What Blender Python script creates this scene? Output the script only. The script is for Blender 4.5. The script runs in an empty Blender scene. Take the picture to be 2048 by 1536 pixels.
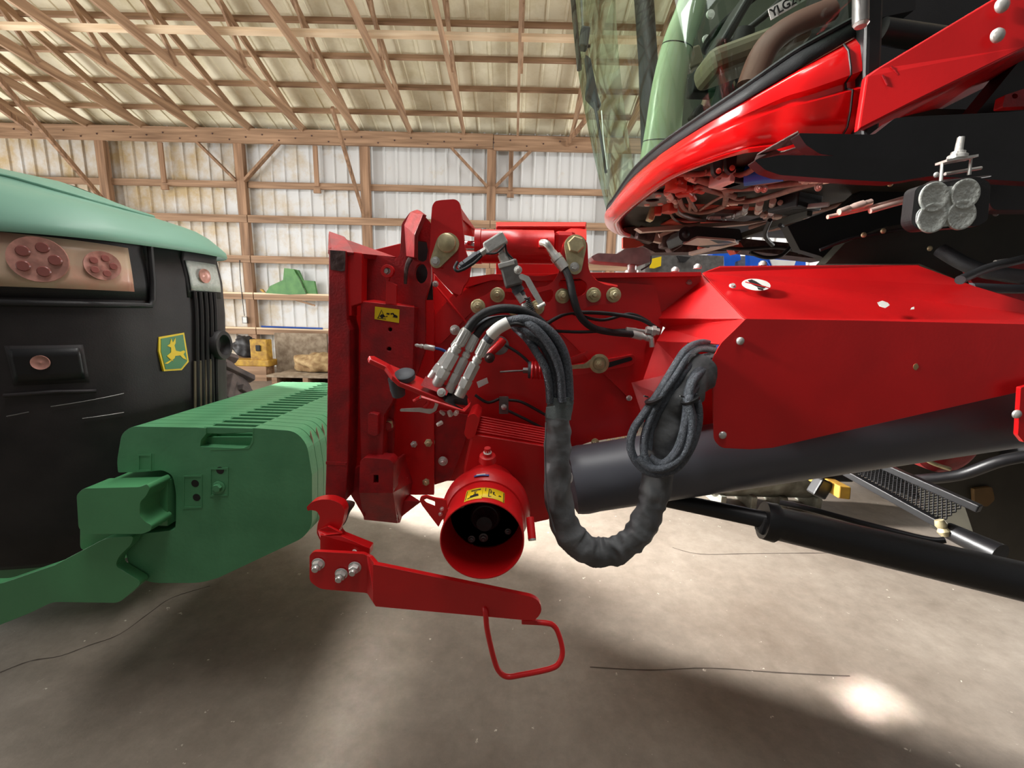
import bpy, bmesh, math, random
from math import sin, cos, pi, radians
from mathutils import Vector as V, Matrix
from mathutils.geometry import tessellate_polygon
random.seed(7)
scn = bpy.context.scene
col = scn.collection
# ---------------------------------------------------------------- camera
F = 850.0
CAMZ = 1.5
CR = Matrix.Rotation(radians(90 - 9.7), 3, 'X') @ Matrix.Rotation(radians(1.3), 3, 'Z')
cd = bpy.data.cameras.new('camera'); cam = bpy.data.objects.new('camera', cd); col.objects.link(cam)
cam.location = (0, 0, CAMZ); cam.rotation_euler = CR.to_euler()
cd.sensor_fit = 'HORIZONTAL'; cd.sensor_width = 36; cd.lens = 36 * F / 2048; cd.clip_start = .02; cd.clip_end = 200
scn.camera = cam
# ---------------------------------------------------------------- light
w = bpy.data.worlds.new('world'); scn.world = w; w.use_nodes = True
w.node_tree.nodes['Background'].inputs[0].default_value = (1, .97, .93, 1)
w.node_tree.nodes['Background'].inputs[1].default_value = .15
def area(name, loc, tgt, sx, sy, power, colr=(1, .98, .95), spread=180):
    l = bpy.data.lights.new(name, 'AREA'); l.shape = 'RECTANGLE'; l.size = sx; l.size_y = sy; l.energy = power; l.color = colr; l.spread = radians(spread)
    o = bpy.data.objects.new(name, l); col.objects.link(o); o.location = loc
    o.rotation_euler = (V(tgt) - V(loc)).to_track_quat('-Z', 'Y').to_euler(); return o
area('door_light_left', (-9, 3.2, 2.6), (0, 4.2, 1.6), 7, 4.5, 620)
area('roof_fill_right', (10, 6, 1.8), (-1, 8.5, 5.2), 6, 3.2, 1000)  # added fill aimed up to brighten the roof lining
area('roof_fill_left', (-14, 6.5, 1.6), (-3, 8.3, 6.4), 5, 3.2, 600)  # matching unseen fill from the left, added to lift the roof
area('overhead_fill', (-.3, 1.5, 5.6), (0.0, 1.6, 1.2), 4.5, 1.0, 190)  # added overhead fill just out of frame, lights upward faces
area('open_door_sun', (-6, .75, 4.7), (.9, 1.2, 1.8), 1.1, .8, 13, colr=(1, .97, .92), spread=16)
area('wall_wash_fill', (-1, 2.3, 5.5), (-1, 10.4, 2.2), 14, 1.0, 90, spread=80)  # added out-of-view fill that washes the back wall
area('door_gap_beam', (-.62, -2.9, 3.2), (-.56, 1.5, 0), .16, .46, .62, spread=5)
area('small_gap_beam', (2.2, -1.6, 4.2), (1.46, 1.47, 0), .22, .06, .55, spread=2)
area('floor_fill_beam', (-9.5, 6.5, 4.2), (.4, 2.7, 0), .8, .8, 175, spread=20)  # added fill beam to brighten the floor under the machine
scn.view_settings.view_transform = 'Standard'; scn.view_settings.look = 'None'; scn.view_settings.gamma = 1
scn.view_settings.use_curve_mapping = False
scn.view_settings.exposure = 0.0
# ---------------------------------------------------------------- points from the photo
def ray(x, y): return CR @ V(((x - 1024) / F, -(y - 768) / F, -1))
def P(x, y, Y): d = ray(x, y); return V((0, 0, CAMZ)) + d * (Y / d.y)
def PZ(x, y, z): d = ray(x, y); return V((0, 0, CAMZ)) + d * ((z - CAMZ) / d.z)
def PX(x, y, X): d = ray(x, y); return V((0, 0, CAMZ)) + d * (X / d.x)
def PP(pts, Y=None): return [P(p[0], p[1], p[2] if len(p) > 2 else Y) for p in pts]
def px2m(px, Y): return px * Y / F
# ---------------------------------------------------------------- materials
def lin(c):
    r = []
    for v in c[:3]:
        v = v / 255.; r.append(v / 12.92 if v <= .04045 else ((v + .055) / 1.055) ** 2.4)
    return (*r, 1)
MT = {}
def mat(name, c, rough=.5, metal=0, var=.12, nsc=8, bump=0, bsc=60, coat=0, c2=None, thr=None, emis=0):
    m = bpy.data.materials.new(name); m.use_nodes = True; n = m.node_tree.nodes; L = m.node_tree.links
    b = n['Principled BSDF']; b.inputs['Roughness'].default_value = rough; b.inputs['Metallic'].default_value = metal
    b.inputs['Coat Weight'].default_value = coat; b.inputs['Coat Roughness'].default_value = .15
    tc = n.new('ShaderNodeTexCoord'); nz = n.new('ShaderNodeTexNoise'); nz.inputs['Scale'].default_value = nsc; nz.inputs['Detail'].default_value = 5
    L.new(tc.outputs['Object'], nz.inputs['Vector'])
    cr = n.new('ShaderNodeValToRGB'); L.new(nz.outputs['Fac'], cr.inputs['Fac'])
    base = lin(c); e = cr.color_ramp.elements
    if c2: lo = lin(c2)
    else: lo = tuple(v * (1 - var) for v in base[:3]) + (1,)
    hi = tuple(min(1, v * (1 + (var if not c2 else 0))) for v in base[:3]) + (1,)
    e[0].position = .35 if thr is None else thr[0]; e[1].position = .65 if thr is None else thr[1]
    e[0].color = lo; e[1].color = hi
    L.new(cr.outputs['Color'], b.inputs['Base Color'])
    if bump:
        n2 = n.new('ShaderNodeTexNoise'); n2.inputs['Scale'].default_value = bsc; n2.inputs['Detail'].default_value = 4; L.new(tc.outputs['Object'], n2.inputs['Vector'])
        bp = n.new('ShaderNodeBump'); bp.inputs['Strength'].default_value = bump; bp.inputs['Distance'].default_value = .01
        L.new(n2.outputs['Fac'], bp.inputs['Height']); L.new(bp.outputs['Normal'], b.inputs['Normal'])
    MT[name] = m; return m
RED = mat('red_paint', (206, 20, 24), .38, var=.10, nsc=5, bump=.03, bsc=140, coat=.15)
REDW = mat('worn_red_paint', (176, 18, 26), .5, c2=(140, 22, 28), nsc=22, bump=.12, bsc=180, coat=.1)
CABRED = mat('glossy_cab_red', (222, 14, 18), .2, var=.03, coat=.9)
BOOT = mat('bare_worn_steel', (96, 74, 70), .6, metal=.3, c2=(62, 40, 40), nsc=30, bump=.2)
BLK = mat('black_paint', (22, 22, 24), .42, var=.2, nsc=9, bump=.04)
BLKR = mat('black_rubber', (30, 31, 34), .62, var=.25, nsc=40, bump=.15, bsc=300)
BLKP = mat('black_plastic', (34, 33, 35), .55, c2=(26, 25, 27), nsc=6, bump=.08, bsc=200)
NOSE = mat('dusty_black_body', (46, 41, 42), .6, c2=(30, 27, 29), nsc=5, bump=.06, bsc=160)
ZINC = mat('zinc_plated_steel', (208, 208, 204), .36, metal=.55, var=.12, nsc=40, bump=.06, bsc=200)
BRASS = mat('yellow_passivated_steel', (204, 192, 152), .4, metal=.5, var=.15, nsc=60, bump=.05)
CHROME = mat('chrome_rod', (225, 225, 225), .12, metal=1, var=.03)
GSTEEL = mat('grey_steel', (120, 118, 116), .45, metal=.5, var=.2, nsc=20, bump=.08)
GRN = mat('green_paint', (80, 150, 100), .42, var=.08, nsc=4, bump=.06, bsc=90, coat=.2)
GRND = mat('green_weight_paint', (86, 154, 108), .5, c2=(76, 142, 98), nsc=7, bump=.08, bsc=70)
HOODG = mat('faded_green_hood', (126, 172, 152), .5, var=.04, nsc=3, coat=.05)
YEL = mat('warning_yellow', (240, 205, 20), .5, var=.03)
YELP = mat('dull_yellow_paint', (190, 150, 50), .6, c2=(150, 110, 40), nsc=12)
BLUE = mat('blue_paint', (20, 92, 205), .4, var=.1)
BLUED = mat('blue_decal', (40, 80, 160), .5, var=.1)
WHT = mat('white_label', (225, 225, 220), .6, var=.04)
INK = mat('black_ink', (24, 22, 20), .7, var=0)
GREYP = mat('grey_plastic', (70, 74, 80), .6, var=.1, nsc=20)
BAND = mat('grey_webbing', (98, 106, 106), .9, var=.12, nsc=60, bump=.3, bsc=400)
SHELL = mat('pale_green_trim', (205, 228, 188), .25, var=.05)
CHAMP = mat('pale_tan_sheet', (200, 172, 160), .5, var=.1)
PINKM = mat('pink_lit_steel', (236, 208, 196), .3, metal=.4, var=.1, nsc=50)  # pink tint puts red bounce light into the steel colour
TARP = mat('tan_canvas', (186, 160, 116), .85, c2=(140, 110, 74), nsc=9, bump=.3, bsc=30)
TARPG = mat('grey_tan_canvas', (168, 152, 130), .85, c2=(130, 112, 92), nsc=9, bump=.3, bsc=30)
TYRE = mat('muddy_tyre_rubber', (96, 84, 80), .85, c2=(58, 52, 52), nsc=6, bump=.3, bsc=40)
LENS = mat('lamp_lens', (190, 195, 190), .25, var=.08, nsc=60, bump=.3, bsc=160)
TLENS = mat('tail_lamp_lens', (214, 186, 160), .3, c2=(222, 120, 112), nsc=2.5, thr=(.4, .6), bump=.05)
TLENS2 = mat('lamp_reflector', (196, 142, 130), .3, metal=.1, var=.2, nsc=30)
SILV = mat('galvanised_tank', (160, 162, 150), .5, metal=.3, c2=(110, 108, 96), nsc=8, bump=.1)
DARKPAN = mat('dark_olive_pan', (52, 50, 42), .55, metal=.2, var=.15)
SEAT = mat('cab_upholstery', (46, 42, 40), .8, c2=(20, 20, 20), nsc=20)
SKIN = mat('cab_trim_beige', (120, 110, 90), .6, var=.1)
def cloth():
    m = mat('black_nylon_cover', (94, 96, 98), .62, var=.3, nsc=14, bump=.5, bsc=22); return m
NYL = cloth()
def braid():
    m = mat('braided_sleeve', (78, 84, 92), .5, var=.35, nsc=200, bump=.5, bsc=420); return m
BRD = braid()
def glass_mat():
    m = bpy.data.materials.new('tinted_cab_glass'); m.use_nodes = True; n = m.node_tree.nodes; L = m.node_tree.links
    for x in list(n): n.remove(x)
    out = n.new('ShaderNodeOutputMaterial'); mx = n.new('ShaderNodeMixShader'); t = n.new('ShaderNodeBsdfTransparent'); g = n.new('ShaderNodeBsdfGlossy')
    t.inputs[0].default_value = (.60, .70, .62, 1); g.inputs['Roughness'].default_value = .04; g.inputs[0].default_value = (.85, .95, .9, 1)
    fr = n.new('ShaderNodeLayerWeight'); fr.inputs['Blend'].default_value = .35
    ml = n.new('ShaderNodeMath'); ml.operation = 'MULTIPLY_ADD'; ml.inputs[1].default_value = .28; ml.inputs[2].default_value = .04
    L.new(fr.outputs['Fresnel'], ml.inputs[0]); L.new(ml.outputs[0], mx.inputs[0]); L.new(t.outputs[0], mx.inputs[1]); L.new(g.outputs[0], mx.inputs[2]); L.new(mx.outputs[0], out.inputs[0])
    return m
GLASS = glass_mat()
def wood_mat(name, a, b, axis):
    m = bpy.data.materials.new(name); m.use_nodes = True; n = m.node_tree.nodes; L = m.node_tree.links
    s = n['Principled BSDF']; s.inputs['Roughness'].default_value = .75
    tc = n.new('ShaderNodeTexCoord'); mp = n.new('ShaderNodeMapping'); sc = [14, 14, 14]; sc[axis] = .8; mp.inputs['Scale'].default_value = sc
    nz = n.new('ShaderNodeTexNoise'); nz.inputs['Scale'].default_value = 1.0; nz.inputs['Detail'].default_value = 8
    cr = n.new('ShaderNodeValToRGB'); cr.color_ramp.elements[0].position = .3; cr.color_ramp.elements[1].position = .7
    cr.color_ramp.elements[0].color = lin(b); cr.color_ramp.elements[1].color = lin(a)
    L.new(tc.outputs['Object'], mp.inputs[0]); L.new(mp.outputs[0], nz.inputs['Vector']); L.new(nz.outputs['Fac'], cr.inputs[0])
    L.new(cr.outputs[0], s.inputs['Base Color']); return m
WOODX = wood_mat('weathered_timber_along', (178, 144, 114), (120, 92, 68), 0)
WOODY = wood_mat('weathered_timber_rafter', (192, 160, 130), (138, 108, 84), 1)
WOODZ = wood_mat('weathered_timber_post', (172, 136, 106), (112, 84, 62), 2)
NEWW = wood_mat('pale_new_timber', (246, 226, 196), (222, 192, 154), 0)
def wall_mat(name, c, stain, amt_lo, amt_hi):
    m = bpy.data.materials.new(name); m.use_nodes = True; n = m.node_tree.nodes; L = m.node_tree.links
    s = n['Principled BSDF']; s.inputs['Roughness'].default_value = .55
    tc = n.new('ShaderNodeTexCoord'); nz = n.new('ShaderNodeTexNoise'); nz.inputs['Scale'].default_value = 1.6; nz.inputs['Detail'].default_value = 9; nz.inputs['Roughness'].default_value = .7
    L.new(tc.outputs['Object'], nz.inputs['Vector'])
    sp = n.new('ShaderNodeSeparateXYZ'); L.new(tc.outputs['Object'], sp.inputs[0])
    mr = n.new('ShaderNodeMapRange'); mr.inputs[1].default_value = -7.5; mr.inputs[2].default_value = -2.5; mr.inputs[3].default_value = amt_hi; mr.inputs[4].default_value = amt_lo
    L.new(sp.outputs[0], mr.inputs[0])
    ad = n.new('ShaderNodeMath'); ad.operation = 'ADD'; L.new(nz.outputs['Fac'], ad.inputs[0]); L.new(mr.outputs[0], ad.inputs[1])
    cr = n.new('ShaderNodeValToRGB'); cr.color_ramp.elements[0].position = .5; cr.color_ramp.elements[1].position = .78
    cr.color_ramp.elements[0].color = lin(c); cr.color_ramp.elements[1].color = lin(stain); L.new(ad.outputs[0], cr.inputs[0])
    L.new(cr.outputs[0], s.inputs['Base Color']); return m
WALLM = wall_mat('white_ribbed_steel_wall', (212, 213, 212), (190, 168, 128), -.10, .16)
ROOFM = wall_mat('cream_roof_lining', (246, 242, 216), (216, 208, 172), .05, .05)
def floor_mat():
    m = bpy.data.materials.new('worn_concrete'); m.use_nodes = True; n = m.node_tree.nodes; L = m.node_tree.links
    s = n['Principled BSDF']; s.inputs['Roughness'].default_value = .62
    tc = n.new('ShaderNodeTexCoord')
    def noise(sc, det=6, ro=.6):
        z = n.new('ShaderNodeTexNoise'); z.inputs['Scale'].default_value = sc; z.inputs['Detail'].default_value = det; z.inputs['Roughness'].default_value = ro; L.new(tc.outputs['Object'], z.inputs['Vector']); return z
    a = noise(.9, 9, .68); b = noise(11, 9, .75); c = noise(24, 4)
    r1 = n.new('ShaderNodeValToRGB'); e = r1.color_ramp.elements; e[0].position = .34; e[1].position = .66; e[0].color = lin((116, 104, 92)); e[1].color = lin((146, 136, 124)); L.new(a.outputs[0], r1.inputs[0])
    r2 = n.new('ShaderNodeValToRGB'); e = r2.color_ramp.elements; e[0].position = .3; e[1].position = .7; e[0].color = (.78, .77, .76, 1); e[1].color = (1.1, 1.1, 1.1, 1); L.new(b.outputs[0], r2.inputs[0])
    mu = n.new('ShaderNodeMixRGB'); mu.blend_type = 'MULTIPLY'; mu.inputs[0].default_value = 1; L.new(r1.outputs[0], mu.inputs[1]); L.new(r2.outputs[0], mu.inputs[2])
    r3 = n.new('ShaderNodeValToRGB'); e = r3.color_ramp.elements; e[0].position = .69; e[1].position = .73; e[0].color = (0, 0, 0, 1); e[1].color = (1, 1, 1, 1); L.new(c.outputs[0], r3.inputs[0])
    mx = n.new('ShaderNodeMixRGB'); L.new(r3.outputs[0], mx.inputs[0]); L.new(mu.outputs[0], mx.inputs[1]); mx.inputs[2].default_value = lin((205, 196, 180)); L.new(mx.outputs[0], s.inputs['Base Color'])
    bp = n.new('ShaderNodeBump'); bp.inputs['Strength'].default_value = .25; bp.inputs['Distance'].default_value = .01; L.new(b.outputs[0], bp.inputs['Height']); L.new(bp.outputs[0], s.inputs['Normal'])
    return m
FLOORM = floor_mat()
CRACK = mat('dark_crack', (70, 60, 52), .9, var=.1)
# ---------------------------------------------------------------- mesh helpers
class MB:
    def __init__(s): s.v = []; s.f = []; s.m = []; s.sm = []; s.mats = []
    def mi(s, m):
        if m not in s.mats: s.mats.append(m)
        return s.mats.index(m)
    def add(s, vs, fs, m, smooth=False):
        o = len(s.v); s.v += [tuple(v) for v in vs]; k = s.mi(m)
        for f in fs: s.f.append([i + o for i in f]); s.m.append(k); s.sm.append(smooth)
        return s
    def lathe(s, p0, d, prof, m, seg=20, smooth=None, ref=None, cap=True):
        p0 = V(p0); d = V(d).normalized(); a = d.orthogonal().normalized() if ref is None else (V(ref) - V(ref).dot(d) * d).normalized(); b = d.cross(a)
        vs = []; fs = []; n = len(prof)
        for t, r in prof:
            for i in range(seg): an = 2 * pi * i / seg; vs.append(p0 + d * t + (a * cos(an) + b * sin(an)) * max(r, 1e-5))
        for j in range(n - 1):
            for i in range(seg): i2 = (i + 1) % seg; fs.append([j * seg + i, j * seg + i2, (j + 1) * seg + i2, (j + 1) * seg + i])
        closed = (abs(prof[0][0] - prof[-1][0]) + abs(prof[0][1] - prof[-1][1]) < 1e-6) or not cap
        if prof[0][1] > 1e-4 and not closed: fs.append(list(range(seg))[::-1])
        if prof[-1][1] > 1e-4 and not closed: fs.append([(n - 1) * seg + i for i in range(seg)])
        return s.add(vs, fs, m, (seg > 8) if smooth is None else smooth)
    def cyl(s, p0, p1, r0, r1, m, seg=20, smooth=None):
        d = V(p1) - V(p0); return s.lathe(p0, d, [(0, r0), (d.length, r1)], m, seg, smooth)
    def box(s, c, sx, sy, sz, m, rot=None, ch=0):
        c = V(c); R = rot or Matrix.Identity(3)
        vs = [c + R @ V((x * sx / 2, y * sy / 2, z * sz / 2)) for x in (-1, 1) for y in (-1, 1) for z in (-1, 1)]
        return s.add(vs, [[0, 1, 3, 2], [4, 6, 7, 5], [0, 4, 5, 1], [2, 3, 7, 6], [0, 2, 6, 4], [1, 5, 7, 3]], m)
    def beam(s, p0, p1, w_, h_, m, up=(0, 0, 1)):
        p0 = V(p0); p1 = V(p1); d = p1 - p0; L = d.length; d.normalize(); side = d.cross(V(up)); side = side.normalized() if side.length > 1e-4 else V((1, 0, 0)); u = side.cross(d)
        R = Matrix((side, d, u)).transposed(); return s.box((p0 + p1) / 2, w_, L, h_, m, R)
    def poly(s, loops, off, m):
        """closed loops of 3D points (first is the outline, the rest are holes), thickened by the vector off"""
        loops = [[V(p) for p in l] for l in loops]; off = V(off)
        tris = tessellate_polygon(loops); flat = [p for l in loops for p in l]; n = len(flat)
        vs = flat + [p + off for p in flat]; fs = [list(t) for t in tris] + [[i + n for i in t][::-1] for t in tris]
        o = 0
        for l in loops:
            k = len(l)
            for i in range(k): j = (i + 1) % k; fs.append([o + i, o + i + n, o + j + n, o + j])
            o += k
        return s.add(vs, fs, m)
    def sweep(s, pts, r, m, seg=12, closed=False, smooth=True, flat=1.0, ref=None, cap=True):
        n = len(pts)
        vs = []; fs = []; a = None
        for i, p in enumerate(pts):
            d = (V(pts[min(i + 1, n - 1)]) - V(pts[max(i - 1, 0)])); d.normalize()
            if a is None: a = d.orthogonal().normalized() if ref is None else (V(ref) - V(ref).dot(d) * d).normalized()
            else: a = (a - a.dot(d) * d).normalized()
            b = d.cross(a)
            for k in range(seg):
                an = 2 * pi * k / seg; rad = r(i / (n - 1), an) if callable(r) else r
                vs.append(V(p) + (a * cos(an) + b * sin(an) * flat) * rad)
        for i in range(n - 1):
            for k in range(seg): k2 = (k + 1) % seg; fs.append([i * seg + k, i * seg + k2, (i + 1) * seg + k2, (i + 1) * seg + k])
        if cap: fs.append(list(range(seg))[::-1]); fs.append([(n - 1) * seg + k for k in range(seg)])
        return s.add(vs, fs, m, smooth)
    def build(s, name, parent=None, bev=0, seg=2, solid=0, **kw):
        me = bpy.data.meshes.new(name); me.from_pydata(s.v, [], s.f)
        for m in s.mats: me.materials.append(m)
        me.polygons.foreach_set('material_index', s.m); me.polygons.foreach_set('use_smooth', s.sm); me.update()
        bm = bmesh.new(); bm.from_mesh(me); bmesh.ops.recalc_face_normals(bm, faces=bm.faces[:]); bm.to_mesh(me); bm.free()
        o = bpy.data.objects.new(name, me); col.objects.link(o)
        if parent: par(o, parent)
        if solid:
            md = o.modifiers.new('thick', 'SOLIDIFY'); md.thickness = solid; md.offset = kw.get('offset', -1)
        if bev:
            md = o.modifiers.new('edge', 'BEVEL'); md.width = bev; md.segments = seg; md.limit_method = 'ANGLE'; md.angle_limit = radians(40); md.harden_normals = False
        if any(s.sm) and (bev == 0):
            try: me.set_sharp_from_angle(angle=radians(45))
            except Exception: pass
        return o
WMAT = {}
def par(o, p):
    o.parent = p; o.matrix_parent_inverse = WMAT.get(p.name, Matrix.Identity(4)).inverted()
def thing(name, label, cat, loc, group=None):
    o = bpy.data.objects.new(name, None); col.objects.link(o); o.location = loc; o.empty_display_size = .1
    WMAT[o.name] = Matrix.Translation(loc); o['label'] = label; o['category'] = cat
    if group: o['group'] = group
    return o
def tag(o, label, cat, group=None):
    o['label'] = label; o['category'] = cat
    if group: o['group'] = group
    return o
def struct(o): o['kind'] = 'structure'; return o
def cr(pts, n=8, closed=False):
    """Catmull-Rom through the points"""
    pts = [V(p) for p in pts]; out = []; N = len(pts)
    for i in range(N - 1 if not closed else N):
        if closed: p0, p1, p2, p3 = pts[i - 1], pts[i], pts[(i + 1) % N], pts[(i + 2) % N]
        else: p0, p1, p2, p3 = pts[max(i - 1, 0)], pts[i], pts[i + 1], pts[min(i + 2, N - 1)]
        for k in range(n):
            t = k / n; out.append(.5 * ((2 * p1) + (-p0 + p2) * t + (2 * p0 - 5 * p1 + 4 * p2 - p3) * t * t + (-p0 + 3 * p1 - 3 * p2 + p3) * t ** 3))
    if not closed: out.append(pts[-1])
    return out
def resamp(pts, n):
    L = [0]
    for a, b in zip(pts, pts[1:]): L.append(L[-1] + (V(b) - V(a)).length)
    out = []; j = 0
    for k in range(n):
        t = L[-1] * k / (n - 1)
        while j < len(pts) - 2 and L[j + 1] < t: j += 1
        u = (t - L[j]) / max(1e-9, L[j + 1] - L[j]); out.append(V(pts[j]).lerp(V(pts[j + 1]), min(1, max(0, u))))
    return out
def rnd(pts, r=6, n=4):
    """round the corners of a 2D pixel outline by r pixels"""
    out = []; N = len(pts)
    for i in range(N):
        a, b, c = V(pts[i - 1][:2]), V(pts[i][:2]), V(pts[(i + 1) % N][:2])
        rr = pts[i][2] if len(pts[i]) > 2 else r
        d1 = (a - b); d2 = (c - b); q = min(rr, d1.length * .45, d2.length * .45)
        if q < .8 or abs(d1.normalized().dot(d2.normalized())) > .985: out.append((b.x, b.y)); continue
        s_ = b + d1.normalized() * q; e_ = b + d2.normalized() * q
        for k in range(n + 1): t = k / n; p = s_ * (1 - t) ** 2 + b * 2 * t * (1 - t) + e_ * t * t; out.append((p.x, p.y))
    return out
def circ(cx, cy, rx, ry=None, n=24): ry = ry or rx; return [(cx + rx * cos(2 * pi * i / n), cy + ry * sin(2 * pi * i / n)) for i in range(n)]
def pl(name, pts, Y, t, m, parent=None, holes=(), bev=.0015, r=0, tr=None):
    """plate standing in the plane y = Y, traced outline, real thickness t going away from the camera"""
    if r: pts = rnd(pts, r)
    b = MB(); b.poly([[P(x, y, Y) for x, y in [p[:2] for p in pts]]] + [[P(x, y, Y) for x, y in h] for h in holes], (0, t, 0), m)
    return b.build(name, parent, bev=bev)
def sh(name, pts3, t, m, parent=None, holes=(), bev=.0015):
    """flat sheet through free 3D points, thickened along its own normal away from the camera"""
    p = [V(q) for q in pts3]; n = V((0, 0, 0)); N = len(p)
    for i in range(N): a, b = p[i], p[(i + 1) % N]; n += a.cross(b)
    n.normalize(); c = sum(p, V((0, 0, 0))) / N
    if n.dot(c - V((0, 0, CAMZ))) < 0: n = -n
    b = MB(); b.poly([p] + [list(map(V, h)) for h in holes], n * t, m); return b.build(name, parent, bev=bev)
def tube(name, pts, Y, rpx, m, parent=None, n=8, seg=12):
    """pipe or hose through photo points; rpx is the radius it shows in pixels at depth Y"""
    q = cr(PP(pts, Y), n); return MB().sweep(q, px2m(rpx, Y), m, seg).build(name, parent)
def grid(name, rows, m, parent=None, solid=0, smooth=True, offset=-1):
    nr = len(rows); nc = len(rows[0]); vs = [p for r in rows for p in r]
    fs = [[i * nc + j, i * nc + j + 1, (i + 1) * nc + j + 1, (i + 1) * nc + j] for i in range(nr - 1) for j in range(nc - 1)]
    return MB().add(vs, fs, m, smooth).build(name, parent, solid=solid, offset=offset)
BOLTS = {}
def bolt(x, y, Y, rpx, m=None, parent=None, kind='nut', d=(0, -1, 0), name='bolt'):
    """washer, flanged hexagon and threaded end; one mesh per kind, copied"""
    m = m or BRASS; key = (m.name, kind)
    if key not in BOLTS:
        b = MB()
        if kind == 'nut':
            b.lathe((0, 0, 0), (0, 0, 1), [(0, 1), (.12, 1), (.16, .95)], m, 28)
            b.lathe((0, 0, .16), (0, 0, 1), [(0, .80), (.06, .80)], m, 28)
            b.lathe((0, 0, .2), (0, 0, 1), [(0, .70), (.5, .70), (.58, .60)], m, 6)
            b.lathe((0, 0, .7), (0, 0, 1), [(0, .34), (.38, .34), (.46, .26)], m, 16)
        elif kind == 'head':
            b.lathe((0, 0, 0), (0, 0, 1), [(0, 1), (.12, 1), (.2, .8)], m, 28); b.lathe((0, 0, .15), (0, 0, 1), [(0, .68), (.45, .68), (.55, .6)], m, 6)
        elif kind == 'stud':
            b.lathe((0, 0, 0), (0, 0, 1), [(0, 1), (.12, 1), (.2, .9)], m, 28); b.lathe((0, 0, .15), (0, 0, 1), [(0, .84), (.6, .84), (.75, .7)], m, 6)
            b.lathe((0, 0, .8), (0, 0, 1), [(0, .5), (.1, .5), (.14, .42), (.2, .5), (.26, .42), (.32, .5), (.7, .5), (.78, .42)], m, 16)
        else: b.lathe((0, 0, 0), (0, 0, 1), [(0, 1), (.25, 1), (.55, .75), (.7, .3), (.72, 0)], m, 20)
        me = b.build('bolt_mesh'); BOLTS[key] = me.data; bpy.data.objects.remove(me)
    o = bpy.data.objects.new(name, BOLTS[key]); col.objects.link(o)
    s = px2m(rpx, Y); q = V(d).to_track_quat('Z', 'Y'); M = Matrix.Translation(P(x, y, Y) if not isinstance(x, V) else x) @ q.to_matrix().to_4x4() @ Matrix.Rotation(random.random() * 1.0, 4, 'Z') @ Matrix.Scale(s, 4)
    o.matrix_world = M
    if parent: o.parent = parent; o.matrix_parent_inverse = WMAT.get(parent.name, Matrix.Identity(4)).inverted(); o.matrix_basis = M
    return o
def line_strip(pts2, wpx): # list of pixel points -> closed thin outline
    L = []; R_ = []
    for i, p in enumerate(pts2):
        a = V(pts2[max(i - 1, 0)]); c = V(pts2[min(i + 1, len(pts2) - 1)]); d = (c - a).normalized(); n = V((-d.y, d.x)) * wpx / 2
        L.append((p[0] + n.x, p[1] + n.y)); R_.append((p[0] - n.x, p[1] - n.y))
    return L + R_[::-1]
def marks(name, shapes, Y, m, parent, t=.0004):
    b = MB()
    for s_ in shapes: b.poly([[P(x, y, Y) for x, y in s_]], (0, t, 0), m)
    return b.build(name, parent)
#PART2
# ================================================================ SETTING
D = 10.4
b = MB(); b.add([(-20, -9, 0), (22, -9, 0), (22, D + .4, 0), (-20, D + .4, 0)], [[0, 1, 2, 3]], FLOORM); struct(b.build('floor'))
# crack and saw joints in the slab
def floor_line(name, pts, w_):
    q = [PZ(x, y, .0008) for x, y in pts]; q = cr(q, 4); vs = []; fs = []
    for i, p in enumerate(q):
        d = (q[min(i + 1, len(q) - 1)] - q[max(i - 1, 0)]).normalized(); n = V((-d.y, d.x, 0)) * (w_ * (.6 + .8 * random.random()) / 2); vs += [p + n, p - n]
    for i in range(len(q) - 1): fs.append([2 * i, 2 * i + 1, 2 * i + 3, 2 * i + 2])
    return struct(MB().add(vs, fs, CRACK).build(name))
floor_line('trim_1', [(1345, 1095), (1400, 1108), (1500, 1107), (1600, 1106), (1700, 1106)], .006)
floor_line('trim_2', [(0, 1345), (60, 1322), (120, 1312), (180, 1290), (240, 1268), (300, 1225), (345, 1195), (420, 1172)], .006)
floor_line('trim_3', [(1180, 1334), (1300, 1340), (1420, 1336), (1560, 1345), (1700, 1352)], .005)
# ribbed steel back wall: real trapezoid ribs
def ribbed(name, m, x0, x1, pitch, A, B, rib=.022):
    """sheet spanned by x and the line A(y,z)->B(y,z); ribs run along A->B"""
    A = V((0, *A)); B = V((0, *B)); along = (B - A).normalized(); nrm = V((1, 0, 0)).cross(along); 
    if nrm.y > 0: nrm = -nrm
    vs = []; fs = []; x = x0; prof = []
    while x < x1:
        prof += [(x, 0), (x + pitch - .06, 0), (x + pitch - .045, rib), (x + pitch - .015, rib)]; x += pitch
    for px_, h in prof: vs += [V((px_, 0, 0)) + A + nrm * h, V((px_, 0, 0)) + B + nrm * h]
    for i in range(len(prof) - 1): fs.append([2 * i, 2 * i + 1, 2 * i + 3, 2 * i + 2])
    return struct(MB().add(vs, fs, m).build(name))
ribbed('wall_back', WALLM, -19, 20, .29, (D + .16, 0), (D + .16, 5.75), .032)
RS = .34; RZ = 5.50
ribbed('ceiling', ROOFM, -19, 20, .33, (D + .3, RZ - .05), (.6, RZ + RS * (D - .6 + .3)), .018)
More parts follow.
